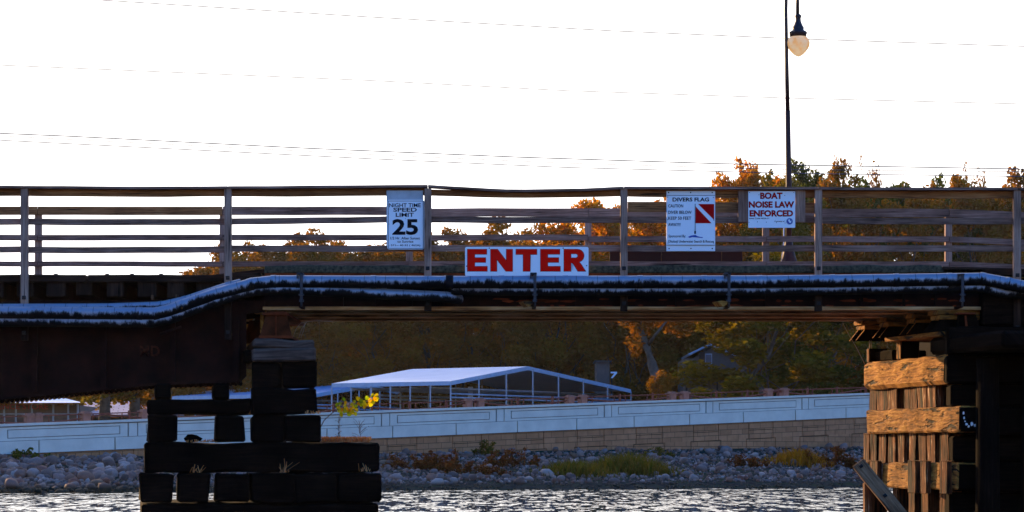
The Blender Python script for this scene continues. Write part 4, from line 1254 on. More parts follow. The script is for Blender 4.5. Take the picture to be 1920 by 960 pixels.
for i, px in enumerate((565, 1003, 1367, 1805)):
    nm = ['left end of the main span', 'middle of the ENTER sign', 'right of the divers flag sign', 'right abutment'][i]
    h = empty('pipe_hanger', P(px, 545, YI), 'dark steel hanger strap clamped round the pipes near the ' + nm, 'pipe hanger', None)
    yt = 511 if i != 3 else 513
    m = MB(); m.box(X(px - 2.6, 31.75), X(px + 2.6, 31.75), 31.74, 31.765, Z(563, 31.75), Z(yt, 31.75), .004); m.build('strap', M['steel'], h)
    m = MB(); m.box(X(px - 9, 31.75), X(px + 3.5, 31.75), 31.74, 32.10, Z(yt + 3.5, 31.75), Z(yt, 31.75), .004); m.box(X(px - 9, 31.75), X(px - 6.5, 31.75), 31.75, 31.78, Z(yt + 11, 31.75), Z(yt + 3.5, 31.75)); m.build('clamp', M['steel'], h)
    m = MB(); c = P(px, 553, 31.73); m.box(X(px - 5, 31.73), X(px + 5, 31.73), 31.715, 31.738, Z(554, 31.73), Z(551, 31.73)); m.tube([(c.x, 31.745, Z(562, 31.75)), (c.x, 31.745, Z(575, 31.75))], .013, 8)
    m.box(X(px - 4, 31.7), X(px + 4, 31.7), 31.70, 31.77, Z(566, 31.75), Z(562, 31.75)); m.build('rod', M['steel'], h)
    m = MB(); m.box(X(px - 5, 31.75), X(px + 2, 31.75), 31.78, 32.28, Z(576, 31.75), Z(571.5, 31.75)); m.build('bracket_arm', M['rust'], h)
    if i in (1, 2):
        m = MB(); m.prism([(X(px - 22, 31.75), Z(566, 31.75)), (X(px - 15, 31.75), Z(564, 31.75)), (X(px - 3, 31.75), Z(565.5, 31.75)), (X(px - 4, 31.75), Z(571, 31.75)), (X(px - 12, 31.75), Z(576, 31.75))], 31.70, 31.90, skew=-.3, bevel=.006)
        m.build('wedge_block', M['gold'], h)

# ------------------------------------------------------------------ signs
def plate(name, x0, y0, x1, y1, Y, th, mat, parent, rpx=3, bev=.0):
    pts = []
    for cx, cy, a0 in ((x1 - rpx, y0 + rpx, 0), (x0 + rpx, y0 + rpx, 90), (x0 + rpx, y1 - rpx, 180), (x1 - rpx, y1 - rpx, 270)):
        for k in range(4):
            a = R(a0 + 30 * k); pts.append((X(cx + rpx * math.cos(a), Y), Z(cy - rpx * math.sin(a), Y)))
    m = MB(); m.prism(pts, Y, Y + th); return m.build(name, mat, parent)
def screws(pts, Y, parent, r=1.0):
    for px, py in pts:
        m = MB(); c = P(px, py, Y); rr_ = r * Y / F
        b2 = bmesh.new(); bmesh.ops.create_cone(b2, cap_ends=True, segments=10, radius1=rr_, radius2=rr_ * .6, depth=.006)
        m.merge(b2, 0, rot=Matrix.Rotation(R(90), 3, 'X'), loc=Vector((c.x, Y - .003, c.z))); m.build('screw', M['bolt'], parent)
def border(x0, y0, x1, y1, t, Y, mat, parent):
    m = MB()
    for a, b_, c, d in ((x0, y0, x1, y0 + t), (x0, y1 - t, x1, y1), (x0, y0 + t, x0 + t, y1 - t), (x1 - t, y0 + t, x1, y1 - t)):
        m.box(X(a, Y), X(c, Y), Y, Y + .0015, Z(d, Y), Z(b_, Y))
    return m.build('border', mat, parent)
# ENTER
YS = 32.06
es = empty('enter_sign', P(988, 516, YS), 'wide pale blue sign reading ENTER in big red letters', 'sign')
plate('panel', 872, 463, 1103.5, 518, YS, .004, M['signwhite'], es, 3)
m = MB()
for px in (900, 1075): m = MB(); m.box(X(px - 6, YS), X(px + 6, YS), YS + .0045, 32.0895, Z(515, YS), Z(466, YS)); m.build('mounting_batten', M['post'], es)
def curve_letters(polys, off, Y, mat, parent, name):
    cu = bpy.data.curves.new('l', 'CURVE'); cu.dimensions = '2D'; cu.fill_mode = 'BOTH'; cu.offset = off
    for pl in polys:
        sp = cu.splines.new('POLY'); sp.points.add(len(pl) - 1); sp.use_cyclic_u = True
        for q, (a, b) in zip(sp.points, pl): q.co = (X(a, Y), Z(b, Y), 0, 1)
    ob = bpy.data.objects.new('l', cu); C.objects.link(ob); bpy.context.view_layer.update()
    me = bpy.data.meshes.new_from_object(ob.evaluated_get(bpy.context.evaluated_depsgraph_get()))
    bpy.data.objects.remove(ob); bpy.data.curves.remove(cu)
    for v in me.vertices: v.co = Vector((v.co.x, Y, v.co.y))
    me.materials.clear()
    return link(name, me, mat, parent)
T, B = 467.5, 508.5
def Eo(x): return [[(x, T), (x + 36, T), (x + 36, T + 9), (x + 13.5, T + 9), (x + 13.5, T + 15.8), (x + 34, T + 15.8), (x + 34, T + 24.3), (x + 13.5, T + 24.3), (x + 13.5, T + 32), (x + 37, T + 32), (x + 37, B), (x, B)]]
Nl = [[(920, T), (933, T), (949.5, T + 22), (949.5, T), (961, T), (961, B), (948.5, B), (931.5, T + 18.5), (931.5, B), (920, B)]]
Tl = [[(967.5, T), (1006.5, T), (1006.5, T + 9.5), (994, T + 9.5), (994, B), (981, B), (981, T + 9.5), (967.5, T + 9.5)]]
bowl = [(1083.0 + 12 * math.sin(R(a)), (T + 12) - 12 * math.cos(R(a))) for a in range(0, 181, 20)]
hole = [(1079 + 4.5 * math.sin(R(a)), (T + 12.2) - 4.0 * math.cos(R(a))) for a in range(0, 181, 20)]
Rl = [[(1057.5, T)] + bowl[:-1] + [(1086, T + 24), (1089, T + 27), (1098, B), (1083.5, B), (1075.5, T + 28), (1072.5, T + 25.5), (1070.5, T + 25.5), (1070.5, B), (1057.5, B)], [(1070.5, T + 8.2)] + hole + [(1070.5, T + 16.2)]]
for body, nm in ((Eo(876.5), 'letter'), (Nl, 'letter'), (Tl, 'letter'), (Eo(1013.5), 'letter'), (Rl, 'letter')):
    l_ = curve_letters(body, 0.0, YS - .004, M['red'], es, nm)
    curve_letters(body, 0.0045, YS - .0025, M['black'], l_, 'outline')
    curve_letters(body, 0.011, YS - .001, M['halo'], l_, 'outer_outline')
screws([(875, 499), (1100, 498), (917.5, 465.3), (1056, 465.3)], YS, es, 1.2)
# 25
YS = 32.04
s25 = empty('speed_limit_sign', P(760, 468, YS), 'tall night time speed limit 25 sign with black border on a grey board', 'sign')
m = MB(); m.box(X(724.5, 32.05), X(793.5, 32.05), 32.05, 32.0895, Z(460, 32.05), Z(357, 32.05), .004); m.build('backing_board', M['signback'], s25)
plate('panel', 726, 374.5, 795.5, 467.5, YS, .004, M['signwhite'], s25, 4)
border(727.5, 376.5, 794, 466, .9, YS - .002, M['black'], s25)
for tx, a, b_, c, d, bo in (("NIGHT TIME", 729.5, 381, 789, 388.5, .012), ("SPEED", 737.5, 389.5, 781.5, 397, .02), ("LIMIT", 742, 399, 776, 406.5, .02), ("25", 735.5, 410.5, 784, 440.5, .03),
                       ("1/2 Hr. After Sunset", 732, 444, 787.5, 449, .01), ("to Sunrise", 745, 450.5, 775, 455, .01), ("571-- 40 52 ( 462A)", 733, 458, 788, 462.5, .01)):
    put_text(tx, a, b_, c, d, YS - .0025, M['black'], s25, bold=bo)
screws([(760.5, 410), (729.5, 420), (729.5, 461)], YS, s25, .6)
# divers flag
YS = 32.03
dv = empty('divers_flag_sign', P(1295, 470, YS), 'white divers flag caution sign with a red and white flag drawing', 'sign')
m = MB(); m.box(X(1249.5, 32.05), X(1341, 32.05), 32.05, 32.0895, Z(471, 32.05), Z(358, 32.05), .004); m.build('backing_board', M['signwhite'], dv)
plate('panel', 1250.5, 367, 1340, 459, YS, .004, M['signwhite'], dv, 1)
m = MB(); Y_ = YS + .003
for py in (366, 459.5): m.box(X(1250, 32.047), X(1340.5, 32.047), 32.047, 32.0495, Z(py + .7, 32.05), Z(py - .2, 32.05))
m.build('seam_line', M['steel'], dv)
for tx, a, b_, c, d, bo in (("DIVERS FLAG", 1261, 370.3, 1329.5, 377.8, .03), ("CAUTION", 1253, 383, 1281, 389, .012), ("DIVER BELOW", 1253, 395, 1297, 401, .012), ("KEEP 50 FEET", 1253, 406, 1296, 412, .012), ("AWAY!!!", 1253, 418, 1276, 424, .012),
                       ("Sponsored By:", 1253.5, 440, 1286, 446.5, .008), ("Okoboji Underwater Search & Rescue", 1253, 450, 1338.5, 456.5, .008)):
    put_text(tx, a, b_, c, d, YS - .0025, M['black'], dv, bold=bo)
def flat(pts, Y, mat, parent, name):
    m = MB(); m.prism([(X(a, Y), Z(b, Y)) for a, b in pts], Y, Y + .0012); return m.build(name, mat, parent)
flat([(1309, 382.5), (1339, 382.5), (1339, 412.5)], YS - .0025, M['darkred'], dv, 'flag_field')
flat([(1304.3, 387), (1334, 418.5), (1304.3, 418.5)], YS - .0025, M['darkred'], dv, 'flag_field')
flat([(1302.8, 382), (1304, 382), (1304, 433), (1302.8, 433)], YS - .0025, M['steel'], dv, 'flag_staff')
flat([(1301.8, 433), (1304.8, 433), (1304.8, 438.5), (1301.8, 438.5)], YS - .0025, M['black'], dv, 'staff_float')
flat([(1290, 444), (1296, 441.5), (1304, 440.5), (1307, 442.5), (1312, 444), (1318, 444.5), (1317, 446), (1306, 445.2), (1298, 444.5), (1293, 446)], YS - .0025, M['blue'], dv, 'diver_drawing')
screws([(1253.5, 361), (1295, 361), (1335.5, 361), (1254.5, 466), (1295.5, 466), (1335.5, 466)], 32.05, dv, 1.3)
screws([(1252, 369.5), (1337.5, 370), (1251.8, 412), (1338.5, 412.5), (1252.5, 455.5), (1338, 455.5)], YS, dv, .9)
# boat noise
YS = 32.03
bn = empty('boat_noise_sign', P(1447, 426, YS), 'white sign reading BOAT NOISE LAW ENFORCED in dark red letters between two boards', 'sign')
plate('panel', 1403, 358.5, 1491, 427, YS, .004, M['signwhite'], bn, 1)
for a, b_ in ((1384, 1403.5), (1491, 1510)):
    m = MB(); m.box(X(a, 32.05), X(b_, 32.05), 32.045, 32.0895, Z(416.5, 32.05), Z(357, 32.05), .004); m.build('side_board', M['rail'] if a < 1400 else M['signback2'] if 'signback2' in M else M['post'], bn)
m = MB()
for py in (362, 420): m.box(X(1403.8, YS), X(1490.5, YS), 32.0345, 32.0885, Z(py + 4, YS), Z(py, YS))
m.build('batten', M['post'], bn)
for tx, a, b_, c, d, bo in (("BOAT", 1426, 361.5, 1466.5, 372.5, .06), ("NOISE LAW", 1404.5, 378, 1488.5, 389, .06), ("ENFORCED", 1406, 394.5, 1486.5, 405.5, .06)):
    put_text(tx, a, b_, c, d, YS - .004, M['darkred'], bn, bold=bo * .4)
    put_text(tx, a - .6, b_ - .6, c + .6, d + .6, YS - .002, M['black'], bn, 'lettering_outline', bold=bo * .75)
put_text("Iowa Code 462A.11", 1405, 408, 1442, 410.8, YS - .0025, M['black'], bn, bold=.02)
put_text("Courtesy of", 1452, 413.6, 1471, 416.6, YS - .0025, M['black'], bn, bold=.02)
def disc(cx, cy, r, Y, mat, parent, name, n=24):
    return flat([(cx + r * math.cos(2 * math.pi * k / n), cy + r * math.sin(2 * math.pi * k / n)) for k in range(n)], Y, mat, parent, name)
disc(1480.5, 415, 6.4, YS - .002, M['signback'], bn, 'seal_ring'); disc(1480.5, 415, 5.4, YS - .0034, M['blue'], bn, 'seal')
flat([(1477.5, 412), (1481, 411), (1481.5, 415), (1484, 413), (1483, 418), (1480, 417.5), (1478.5, 415)], YS - .0048, M['signwhite'], bn, 'seal_drawing')
screws([(1423, 365.3), (1446, 365), (1471.5, 366.5), (1420, 416), (1437, 416.5), (1456, 417.5), (1472, 418)], YS, bn, .8)
screws([(1405.5, 361), (1488.5, 361), (1404.5, 417)], YS, bn, .7)

# ------------------------------------------------------------------ left crib pier
pier = empty('timber_crib_pier', (X(490, 32), 32.5, -.5), 'blackened timber crib pier standing in the water at the left', 'pier')
SK = -.15
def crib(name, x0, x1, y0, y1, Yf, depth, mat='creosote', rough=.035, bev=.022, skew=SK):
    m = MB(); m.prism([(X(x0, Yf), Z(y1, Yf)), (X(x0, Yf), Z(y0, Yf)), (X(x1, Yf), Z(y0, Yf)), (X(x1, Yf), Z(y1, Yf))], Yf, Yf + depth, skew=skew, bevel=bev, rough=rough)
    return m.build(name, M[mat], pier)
YC = 31.9
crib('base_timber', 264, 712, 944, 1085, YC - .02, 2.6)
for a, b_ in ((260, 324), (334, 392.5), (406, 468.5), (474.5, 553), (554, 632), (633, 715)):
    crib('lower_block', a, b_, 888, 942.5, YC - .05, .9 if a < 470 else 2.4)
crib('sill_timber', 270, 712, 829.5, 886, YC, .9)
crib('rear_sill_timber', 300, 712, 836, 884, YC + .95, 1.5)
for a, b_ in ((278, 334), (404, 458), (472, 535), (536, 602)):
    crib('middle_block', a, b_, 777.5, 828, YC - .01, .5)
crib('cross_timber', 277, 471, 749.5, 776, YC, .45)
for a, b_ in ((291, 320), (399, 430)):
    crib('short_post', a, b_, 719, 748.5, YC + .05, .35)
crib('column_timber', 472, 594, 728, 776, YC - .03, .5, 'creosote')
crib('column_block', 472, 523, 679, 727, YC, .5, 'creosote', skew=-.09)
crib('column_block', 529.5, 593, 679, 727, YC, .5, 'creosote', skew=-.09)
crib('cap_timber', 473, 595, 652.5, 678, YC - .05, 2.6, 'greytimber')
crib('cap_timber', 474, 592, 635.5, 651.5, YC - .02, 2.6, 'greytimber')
m = MB(); m.box(-3.35, -3.0, 33.8, 34.6, Z(828, 32), Z(679, 32), .02); m.build('rear_column', M['creosote'], pier)
crib('strut', 457, 473, 655, 681, YC + .1, .3)
# rusted bearing pedestal
for y, d in ((34.2, .1), (33.4, .1), (32.6, .1), (32.02, .12)):
    dx = -(y - 32.02) * .2; m = MB()
    m.prism([(X(487, YP) + dx, Z(629, YP)), (X(500, YP) + dx, Z(583, YP)), (X(535, YP) + dx, Z(583, YP)), (X(546, YP) + dx, Z(629, YP))], y, y + d); ped = m.build('bearing_pedestal', M['rustmid'], pier)
m = MB(); m.box(X(486, YP), X(548, YP), 31.95, 33.0, Z(634.5, YP), Z(629.5, YP), .004); m.box(X(492, YP), X(540, YP), 31.98, 34.6, Z(591, YP), Z(586, YP), .004); m.box(X(516, YP), X(518.5, YP), 31.985, 32.018, Z(629, YP), Z(592, YP)); m.build('bearing_plate', M['rustred'], ped)
m = MB(); m.box(X(480, YP), X(487, YP), 32.5, 33.2, Z(634, YP), Z(586, YP), .01); m.build('side_plate', M['gold'], pier)
# standpipe glimpsed in the gap
sp_ = empty('white_standpipe', P(477, 640, 34.5), 'thin white standpipe with two round fittings in the gap left of the bearing', 'pipe')
m = MB(); m.tube([P(478, 660, 34.5), P(478, 585, 34.5)], .022, 8); m.build('shaft', M['white'], sp_)
m = MB()
for py in (604, 618):
    c = P(475.5, py, 34.45); m.lathe([(.0, c.z - .035), (.028, c.z - .02), (.032, c.z), (.02, c.z + .025), (.0, c.z + .03)], c.x, c.y, 12)
m.build('fitting', M['white'], sp_)
m = MB(); m.box(X(470, 34.5), X(486, 34.5), 34.42, 34.6, Z(664, 34.5), Z(658, 34.5)); m.build('bracket', M['steel'], sp_)

# debris and plants on the pier
def rockobj(name, px, py, Y, w_, h_, mat, label, cat):
    b = rock_mesh(77); me = bpy.data.meshes.new(name); b.to_mesh(me); b.free(); me.materials.append(mat)
    o = bpy.data.objects.new(name, me); C.objects.link(o); c = P(px, py, Y); o.location = c; o.scale = (w_, w_ * .8, h_); return tag(o, label, cat)
rockobj('charred_stump', 360, 822, 32.25, .25, .17, M['creosote'], 'small dark lump of wood lying in the gap of the timber pier', 'stump')
def tuft(px, py, Y, wpx, hpx, n, kind, label, name='dry_grass', sd=0, cat='grass', droop=.4):
    rnd = random.Random(sd + int(px)); V, Fc = [], []
    c = P(px, py, Y); wm, hm = wpx * Y / F, hpx * Y / F
    for i in range(n):
        b0 = Vector((rnd.uniform(-.5, .5) * wm, rnd.uniform(-.12, .12), 0)); h = hm * rnd.uniform(.25, 1)
        l = Vector((rnd.gauss(0, .45), rnd.gauss(0, .3), 1)) * h; wv = Vector((1, rnd.uniform(-1, 1), 0)).normalized() * .0035
        mid = b0 + l * .6; tip = b0 + l + Vector((l.x, l.y, -droop * h)); o0 = len(V)
        V += [tuple(b0 - wv), tuple(b0 + wv), tuple(mid + wv), tuple(mid - wv), tuple(tip)]; Fc += [(o0, o0 + 1, o0 + 2, o0 + 3), (o0 + 3, o0 + 2, o0 + 4)]
    me = bpy.data.meshes.new(name); me.from_pydata(V, [], Fc); o = link(name, me, M[kind]); o.location = c; return tag(o, label, cat)
tuft(648, 829, 32.75, 88, 18, 1400, 'drygrass', 'orange brown dry grass mat on the pier ledge under the sapling')
tuft(380, 829, 32.2, 60, 10, 120, 'drygrass', 'short dry grass in the opening of the timber pier', sd=3)
tuft(366, 886, 31.86, 22, 26, 16, 'drygrass', 'dry grass tuft sprouting from the left joint of the long sill timber', sd=4)
tuft(532, 886, 31.86, 16, 44, 16, 'drygrass', 'tall dry grass tuft sprouting from the middle joint of the sill timber', sd=5)
tuft(685, 884, 31.86, 24, 30, 18, 'drygrass', 'faint dry grass tuft at the right end of the sill timber', sd=6)
tuft(585, 776, 31.84, 30, 12, 60, 'drygrass', 'short dry grass on the ledge of the pier column', sd=7)
sap = empty('sapling', P(602, 800, 33.0), 'backlit sapling with yellow, orange and green leaves leaning out from the pier', 'sapling')
m = MB(); m.tube([P(595, 812, 33.0), P(608, 788, 33.0), P(622, 775, 33.0), P(632, 768, 33.0), P(650, 760, 33.0), P(672, 756, 33.0), P(690, 752, 33.0), P(707, 743, 33.0)], [.008, .007, .006, .006, .005, .005, .004, .002], 6)
m.tube([P(650, 760, 33.0), P(655, 768, 33.0), P(670, 776, 33.0)], [.004, .003, .002], 5); m.tube([P(632, 768, 33.0), P(640, 755, 33.0), P(645, 748, 33.0)], [.004, .003, .002], 5)
m.build('stem', M['twig'], sap)
rnd = random.Random(11)
lp = [(634, 765), (638, 757), (644, 749), (636, 770), (641, 768), (648, 755), (647, 762), (646, 771), (640, 775), (632, 759), (660, 758), (663, 763), (658, 766), (664, 753), (667, 761), (651, 766), (652, 772), (655, 776), (659, 774), (662, 771), (666, 776), (669, 770), (668, 766), (672, 747), (676, 752), (678, 759), (673, 757), (682, 755), (686, 760), (690, 756), (688, 746), (694, 751), (698, 743), (702, 748), (706, 742), (705, 750), (700, 754), (695, 758), (684, 763), (699, 740), (708, 745), (640, 778), (656, 769)]
V, Fc = [], []
for px, py in lp:
    c = P(px, py, 33.0 + rnd.uniform(-.05, .05)); s = rnd.uniform(3.6, 5.2) * 33.0 / F
    nrm = Vector((rnd.gauss(0, .5), -1, rnd.gauss(0, .5))).normalized(); u = nrm.orthogonal().normalized(); u.rotate(Matrix.Rotation(rnd.uniform(0, 6.28), 3, nrm)); v = nrm.cross(u)
    o0 = len(V); ring = [(1.1, 0), (.75, .6), (.1, .95), (-.6, .8), (-.85, .3), (-.6, 0), (-.85, -.3), (-.6, -.8), (.1, -.95), (.75, -.6)]
    V += [tuple(c + u * a * s + v * b * s + nrm * (abs(b) * .25 * s)) for a, b in ring] + [tuple(c)]
    Fc += [(o0 + 10, o0 + i, o0 + (i + 1) % 10) for i in range(10)]
me = bpy.data.meshes.new('leaves'); me.from_pydata(V, [], Fc); o = link('leaves', me, M['saplingleaf'], sap); o['kind'] = 'stuff'
def weed(px, foot, top, Y, label, n=14, sd=1, wob=10):
    e = empty('dead_weed', P(px, foot, Y), label, 'weed'); rnd = random.Random(sd); m = MB()
    main = [P(px + rnd.uniform(-2, 2), foot + (top - foot) * t, Y) for t in (0, .3, .6, 1)]
    m.tube(main, [.005, .004, .003, .002], 5)
    for k in range(n):
        t = rnd.uniform(.05, .95); a = main[0].lerp(main[-1], t); d = Vector((rnd.uniform(-1, 1) * wob, 0, rnd.uniform(.2, 1) * wob)) * Y / F
        m.tube([a, a + d * .6 + Vector((0, rnd.uniform(-.03, .03), .01)), a + d], [.003, .0025, .0015], 4)
        m.lathe([(0, (a + d).z - .006), (.006, (a + d).z), (0, (a + d).z + .006)], (a + d).x, (a + d).y, 5)
    m.build('stem', M['twig'], e)
weed(636, 826, 780, 32.95, 'upright pale dead weed directly below the sapling leaves', 34, 1, 6)
weed(675, 828, 795, 32.95, 'branching pale dead weed on the pier ledge right of the sapling stem', 16, 2, 16)
weed(640, 650, 612, 33.5, 'hanging twiggy dead vine beside the bearing on the pier', 1, 9) if False else None
v_ = empty('dead_vine', P(545, 636, 32.2), 'thin pale dead vine stems arching from the bearing towards the girders', 'vine')
m = MB()
for pth in ([(549, 633), (556, 615), (565, 605), (590, 601), (625, 603)], [(560, 634), (566, 616), (575, 604)], [(564, 634), (569, 620), (572, 606)]):
    m.tube([P(a, b, 32.2) for a, b in pth], .0022, 4)
m.build('stem', M['twig'], v_)

# ------------------------------------------------------------------ right abutment
ab = empty('timber_abutment', (6.5, 33.0, -.5), 'massive timber pile abutment at the right with sunlit fender beams', 'abutment')
ND = Vector((-.238, .971, 0)).normalized()     # direction of the skewed face, going away from the camera
NIN = Vector((.971, .238, 0)).normalized()     # into the abutment
O0 = Vector((5.37, 32.0, 0))
ROT = Matrix((ND, NIN, Vector((0, 0, 1)))).transposed()   # local x = along the face, y = inward
def fz(py): return Z(py, 32.0)
def ubox(name, u0, u1, d0, d1, z0, z1, mat, rough=.0, bev=.02, seg=0, parent=ab, ax=None):
    m = MB(); m.box(u0, u1, d0, d1, z0, z1, bev, rot=ROT, loc=O0, seg=seg, rough=rough, ax=ax)
    return m.build(name, mat, parent)
def paint_shaded_ends(o):  # shade put into the colour: camera-facing faces get the dark material
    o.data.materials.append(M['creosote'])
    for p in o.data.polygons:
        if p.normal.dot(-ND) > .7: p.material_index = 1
def u_of(px, d=0.0):    # distance along the face that shows in column px
    k = (px - 960.0) / F
    A = O0 + NIN * d
    return (k * A.y - A.x) / (ND.x - k * ND.y)
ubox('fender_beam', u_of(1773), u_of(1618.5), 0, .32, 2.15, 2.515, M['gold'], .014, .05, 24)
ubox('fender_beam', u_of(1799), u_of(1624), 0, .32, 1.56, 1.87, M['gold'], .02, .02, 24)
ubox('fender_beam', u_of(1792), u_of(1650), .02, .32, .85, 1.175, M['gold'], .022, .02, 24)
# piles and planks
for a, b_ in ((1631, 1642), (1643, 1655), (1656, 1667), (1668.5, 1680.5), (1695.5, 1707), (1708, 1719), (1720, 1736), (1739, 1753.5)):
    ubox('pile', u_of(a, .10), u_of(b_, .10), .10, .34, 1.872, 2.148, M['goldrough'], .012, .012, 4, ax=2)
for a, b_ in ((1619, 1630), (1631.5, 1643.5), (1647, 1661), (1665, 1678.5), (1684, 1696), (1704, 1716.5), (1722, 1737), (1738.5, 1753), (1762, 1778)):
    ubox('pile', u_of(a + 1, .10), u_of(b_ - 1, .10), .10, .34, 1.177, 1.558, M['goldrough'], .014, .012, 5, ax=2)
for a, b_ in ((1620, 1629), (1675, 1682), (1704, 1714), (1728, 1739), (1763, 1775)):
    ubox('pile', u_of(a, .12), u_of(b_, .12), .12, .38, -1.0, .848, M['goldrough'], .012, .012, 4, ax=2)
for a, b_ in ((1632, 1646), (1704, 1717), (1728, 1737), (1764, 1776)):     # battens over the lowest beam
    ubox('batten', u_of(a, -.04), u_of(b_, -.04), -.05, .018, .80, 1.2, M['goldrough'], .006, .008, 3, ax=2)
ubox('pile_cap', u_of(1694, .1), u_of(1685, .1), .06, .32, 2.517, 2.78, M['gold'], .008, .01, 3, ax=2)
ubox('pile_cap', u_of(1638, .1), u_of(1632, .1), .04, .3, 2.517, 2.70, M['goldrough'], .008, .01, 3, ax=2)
ubox('bearing_plank', u_of(1770), u_of(1665), -.05, .9, Z(646, 34.6) - .0, Z(646, 34.6) + .055, M['gold'], .004, .006, 6)
ubox('cap_timber', u_of(1800, .0) - 1.2, u_of(1740, .0) , .01, 1.5, 2.53, 2.74, M['creosote'], .01, .04, 6)
ubox('cap_timber', u_of(1684, .2), u_of(1640, .2), .12, .6, 2.52, 2.66, M['creosote'], .01, .02, 3)
# bearings under each girder
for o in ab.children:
    if o.name.split('.')[0] in ('fender_beam', 'pile', 'batten', 'pile_cap'): paint_shaded_ends(o)
zf = Z(579, 32.3) - .024
zpl = Z(646, 34.6) + .057
for i, y in enumerate(gy):
    u = (y - 32.0) / ND.y
    e = ubox('sole_plate', u - .17, u + .17, -.06, .5, zf - .055, zf - .002, M['gold'], 0, .006)
    ubox('bearing_block', u - .16, u + .15, -.03, .5, zf - .115, zf - .062, M['gold'], 0, .006)
    for du in (-.12, .12):
        m = MB()
        q = [(-.02, zf - .118), (.5, zf - .118), (.62, zpl), (-.14, zpl)]
        b2 = bmesh.new()
        A = [b2.verts.new((u + du - .014, d, z)) for d, z in q]; B = [b2.verts.new((u + du + .014, d, z)) for d, z in q]
        b2.faces.new(A); b2.faces.new(B[::-1])
        for k in range(4): b2.faces.new([A[k], B[k], B[(k + 1) % 4], A[(k + 1) % 4]])
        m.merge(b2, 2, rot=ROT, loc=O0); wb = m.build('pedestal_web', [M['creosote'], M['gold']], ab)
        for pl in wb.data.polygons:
            if pl.normal.dot(-NIN) > .6 and i: pl.material_index = 1  # edges towards the sun coloured gold, as painted sunlight
# near bearing, dark red, facing the camera
m = MB(); m.box(X(1790, YP), X(1848, YP), 31.95, 32.6, Z(630, YP), Z(626, YP), .004)
m.prism([(X(1812, YP), Z(626, YP)), (X(1816, YP), Z(626, YP)), (X(1812, YP), Z(592, YP)), (X(1809, YP), Z(592, YP))], 32.0, 32.05)
m.box(X(1795, YP), X(1830, YP), 31.99, 32.5, Z(589, YP), Z(586, YP)); m.build('bearing_plate', M['rustred'], ab)
m = MB(); m.prism([(X(1795, YP), Z(625.5, YP)), (X(1800, YP), Z(590, YP)), (X(1832, YP), Z(590, YP)), (X(1842, YP), Z(625.5, YP))], 32.06, 32.5); m.build('bearing_pedestal', M['creosote'], ab)
# dark core and front
def corner(px, Y=31.95): return X(px, Y)
core = [(u_of(1640), .4)]
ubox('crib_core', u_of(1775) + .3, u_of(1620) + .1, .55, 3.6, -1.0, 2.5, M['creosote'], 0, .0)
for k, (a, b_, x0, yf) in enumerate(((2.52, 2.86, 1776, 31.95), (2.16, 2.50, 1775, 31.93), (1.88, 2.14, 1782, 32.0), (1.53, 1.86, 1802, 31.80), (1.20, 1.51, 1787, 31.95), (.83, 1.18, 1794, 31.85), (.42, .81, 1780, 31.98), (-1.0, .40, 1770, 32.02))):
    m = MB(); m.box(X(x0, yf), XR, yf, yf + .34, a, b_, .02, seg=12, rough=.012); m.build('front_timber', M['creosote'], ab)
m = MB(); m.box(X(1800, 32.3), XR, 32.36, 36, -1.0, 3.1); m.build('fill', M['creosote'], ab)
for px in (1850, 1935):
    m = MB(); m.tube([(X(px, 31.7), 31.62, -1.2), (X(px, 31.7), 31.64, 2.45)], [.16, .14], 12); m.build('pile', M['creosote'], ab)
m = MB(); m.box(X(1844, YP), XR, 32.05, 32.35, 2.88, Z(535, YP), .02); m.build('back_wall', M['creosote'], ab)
# flaked white paint mark
rnd = random.Random(4); m = MB()
u0 = u_of(1799)
def blob(px, py, w_, h_):
    d0 = (px - 1799) / 152.0 / .97; z0 = fz(py); b2 = bmesh.new(); A = []; B = []
    for q in range(9):
        an = 2 * math.pi * q / 9; r_ = rnd.uniform(.55, 1)
        y_, z_ = d0 + math.cos(an) * w_ * r_ / 152, z0 + math.sin(an) * h_ * r_ / 152
        A.append(b2.verts.new((u0 - .022, y_, z_))); B.append(b2.verts.new((u0 - .004, y_, z_)))
    b2.faces.new(A); b2.faces.new(B[::-1])
    for q in range(9): b2.faces.new([A[q], B[q], B[(q + 1) % 9], A[(q + 1) % 9]])
    m.merge(b2, 0, rot=ROT, loc=O0)
for q in ((1806, 775, 2, 3.5), (1807, 784, 1.6, 3), (1812, 796, 2.6, 3), (1816, 800, 2, 3), (1822, 796, 3, 4.5), (1828, 798, 2.6, 4), (1833, 795, 2, 3), (1836, 788, 2.4, 4), (1836, 779, 2.2, 4.5), (1834, 772, 2.6, 2), (1838, 783, 1.2, 3), (1809, 791, 1.4, 2)): blob(*q)
m.build('paint_mark', M['white'], ab)
# diagonal fender plank
fp = empty('fender_plank', P(1650, 940, 31.9), 'grey diagonal fender plank bolted to the left corner of the right abutment', 'plank')
m = MB()
ang = math.atan2(920 - 872, 0)
a, b_ = P(1612, 872, 31.7), P(1706, 988, 31.2)
L = (b_ - a).length; d = (b_ - a).normalized(); s_ = Vector((0, 1, 0)); w0 = d.cross(s_).normalized(); s_ = w0.cross(d).normalized()
RT = Matrix((d, s_, w0)).transposed()
m.box(-.03, L + .05, -.04, .05, -.085, .085, .012, rot=RT, loc=a, seg=14, rough=.006); m.build('plank', M['fender'], fp)
for t in (.04, .52):
    c = a + d * L * t; m = MB()
    m.box(-.022, .022, -.052, -.0405, -.022, .022, .004, rot=RT, loc=c); m.box(-.011, .011, -.075, -.0525, -.011, .011, .003, rot=RT, loc=c); m.build('bolt', M['bolt'], fp)
m = MB(); m.box(X(1617, 31.95), X(1631, 31.95), 31.72, 31.9, -1.0, Z(905, 31.9), .012, seg=5, rough=.008, ax=2); m.build('post', M['goldrough'], fp)

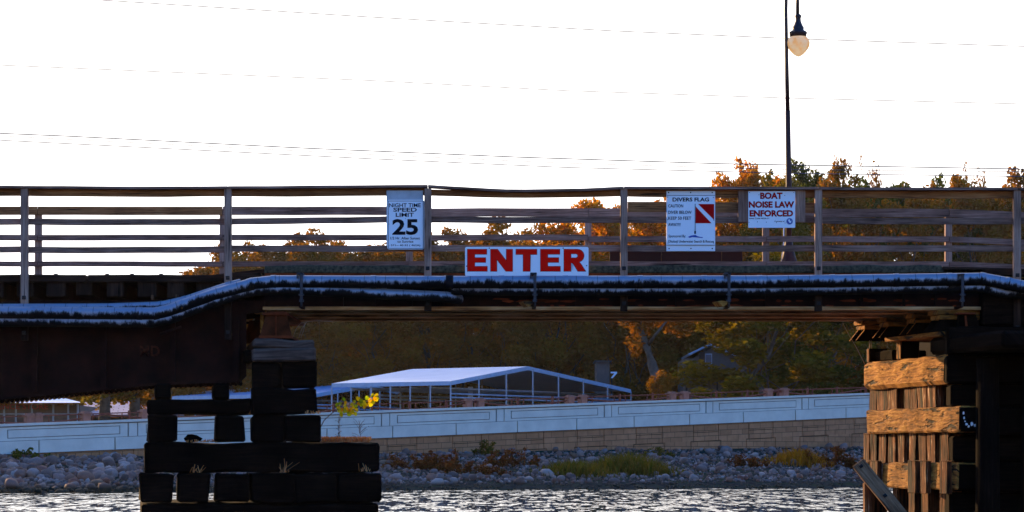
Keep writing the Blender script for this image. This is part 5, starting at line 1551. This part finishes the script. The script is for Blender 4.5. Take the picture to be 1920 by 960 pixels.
# dead vine by the right bearing
v_ = empty('dead_vine', P(1632, 672, 34.6), 'pale leafless vine climbing at the far end of the right abutment', 'vine')
m = MB()
for pth in ([(1629, 684), (1631, 650), (1630, 622), (1622, 610), (1608, 605)], [(1634, 684), (1634, 640), (1636, 615), (1640, 602)], [(1622, 684), (1606, 652), (1590, 625), (1580, 605)],
            [(1664, 650), (1664, 632), (1658, 612), (1652, 602)], [(1630, 622), (1618, 604)], [(1676, 622), (1668, 610), (1672, 602)], [(1655, 640), (1645, 620), (1640, 606)]):
    m.tube([P(a, b, 34.7) for a, b in pth], [.008 if len(pth) > 4 else .004] * len(pth), 5)
m.build('stem', M['twig'], v_)

# ------------------------------------------------------------------ street lamp
YL = 35.35
lamp = empty('street_lamp', P(1479, 500, YL), 'tall brown curved-neck street lamp with a translucent acorn globe beyond the railing', 'street lamp')
def LP(px, py): return P(px, py, YL)
m = MB()
m.tube([LP(1479, 510), LP(1479, 350), LP(1477, 208)], [.042, .04, .034], 14); m.build('pole', M['polebrown'], lamp)
m = MB()
pts = [LP(1477, 209), LP(1475, 120), LP(1473.5, 20)]
for k in range(1, 10):
    an = math.pi * k / 9.0; pts.append(LP(1484.5 - 11 * math.cos(an), 0 - 22 * math.sin(an) ** 1.0))
pts.append(LP(1495.5, 30))
m.tube(pts, [.030, .027] + [.024] * (len(pts) - 2), 12); m.build('neck', M['lampmetal'], lamp)
cz = LP(1496, 0)
m = MB(); prof = [(16, 500), (15, 488), (12, 478), (8.5, 464), (7.5, 455), (6.5, 452), (5.5, 449)]
c = LP(1479, 470); m.lathe([(r * YL / F, Z(py, YL)) for r, py in prof], c.x, YL, 20); m.build('base', M['polebrown'], lamp)
m = MB(); m.box(LP(1462, 0).x, LP(1497, 0).x, 34.92, 35.6, Z(512, YL), Z(500.5, YL), .01); m.build('bracket', M['rust'], lamp)
m = MB(); prof = [(0, 26), (4.5, 27), (6, 29), (6, 32), (5, 34), (5.5, 40), (8, 47), (10.5, 51), (11, 53), (10.5, 56), (13, 58), (16.5, 60), (17, 62), (16, 64), (15.5, 69), (0, 69.5)]
m.lathe([(r * YL / F, Z(py, YL)) for r, py in prof], LP(1496.5, 0).x, YL, 24); m.build('lamp_head', M['lampmetal'], lamp)
m = MB(); prof = [(14.5, 69), (17, 71), (20, 75), (21.5, 80), (21, 85), (18.5, 91), (14, 97), (9, 102), (4, 105.3), (0, 106.5)]
m.lathe([(r * YL / F, Z(py, YL)) for r, py in prof], LP(1497, 0).x, YL, 28); m.build('globe', M['globe'], lamp)
m = MB(); m.tube([(c.x - .115, YL - .05, Z(500, YL)), (c.x - .075, YL - .05, Z(455, YL)), (c.x - .072, YL - .05, Z(425, YL))], .008, 6); m.build('conduit', M['white'], lamp)

# ------------------------------------------------------------------ overhead wires
def wire(pts, Y, r, label):
    pp = [P(a, b, Y) for a, b in pts]
    m = MB()
    # extend well out of frame on both sides
    full = []
    d0 = pp[0] - pp[1]; d1 = pp[-1] - pp[-2]
    full.append(pp[0] + d0.normalized() * 14); full += pp; full.append(pp[-1] + d1.normalized() * 14)
    m.tube(full, r, 5); return tag(m.build('overhead_wire', M['wire']), label, 'wire')
M['wire'] = plain('grey_cable', (.04, .04, .05), .5, 0, .4, .1, 3, 0)
wire([(-100, 0 - 18), (695, 32), (1150, 58), (1500, 73), (1920, 87), (2100, 92)], 75, .014, 'topmost overhead wire crossing behind the lamp globe')
wire([(-100, 118), (695, 151), (1060, 170), (1480, 184), (1920, 195), (2100, 198)], 75, .013, 'second overhead wire from the top crossing the lamp pole')
wire([(-100, 246), (120, 255), (575, 278), (980, 295), (1350, 307), (1920, 317), (2100, 320)], 70, .016, 'thickest overhead wire just above the treetops')
wire([(-100, 258), (700, 298), (1060, 314), (1480, 325), (1920, 331), (2100, 333)], 72, .014, 'lowest overhead wire skimming the treetops at the right')
wire([(-100, 250), (700, 290), (1060, 306), (1480, 318), (1920, 322), (2100, 324)], 73, .011, 'thin overhead wire between the thickest and the lowest wires')

# ------------------------------------------------------------------ thin haze volume added to hint at the warm sun glare
m = MB(); m.box(-420, 420, -40, 420, -5, 60, 0)
hz = m.build('haze', None); hz['kind'] = 'stuff'; hz['label'] = 'thin haze added for the warm sun glare'
mt = bpy.data.materials.new('glare_haze'); mt.use_nodes = True
nt = mt.node_tree
for n in list(nt.nodes): nt.nodes.remove(n)
out = nt.nodes.new("ShaderNodeOutputMaterial"); v = nt.nodes.new("ShaderNodeVolumePrincipled")
v.inputs['Color'].default_value = (.95, .93, .92, 1); v.inputs['Density'].default_value = .00005; v.inputs['Anisotropy'].default_value = .85
nt.links.new(v.outputs[0], out.inputs['Volume'])
hz.data.materials.append(mt)
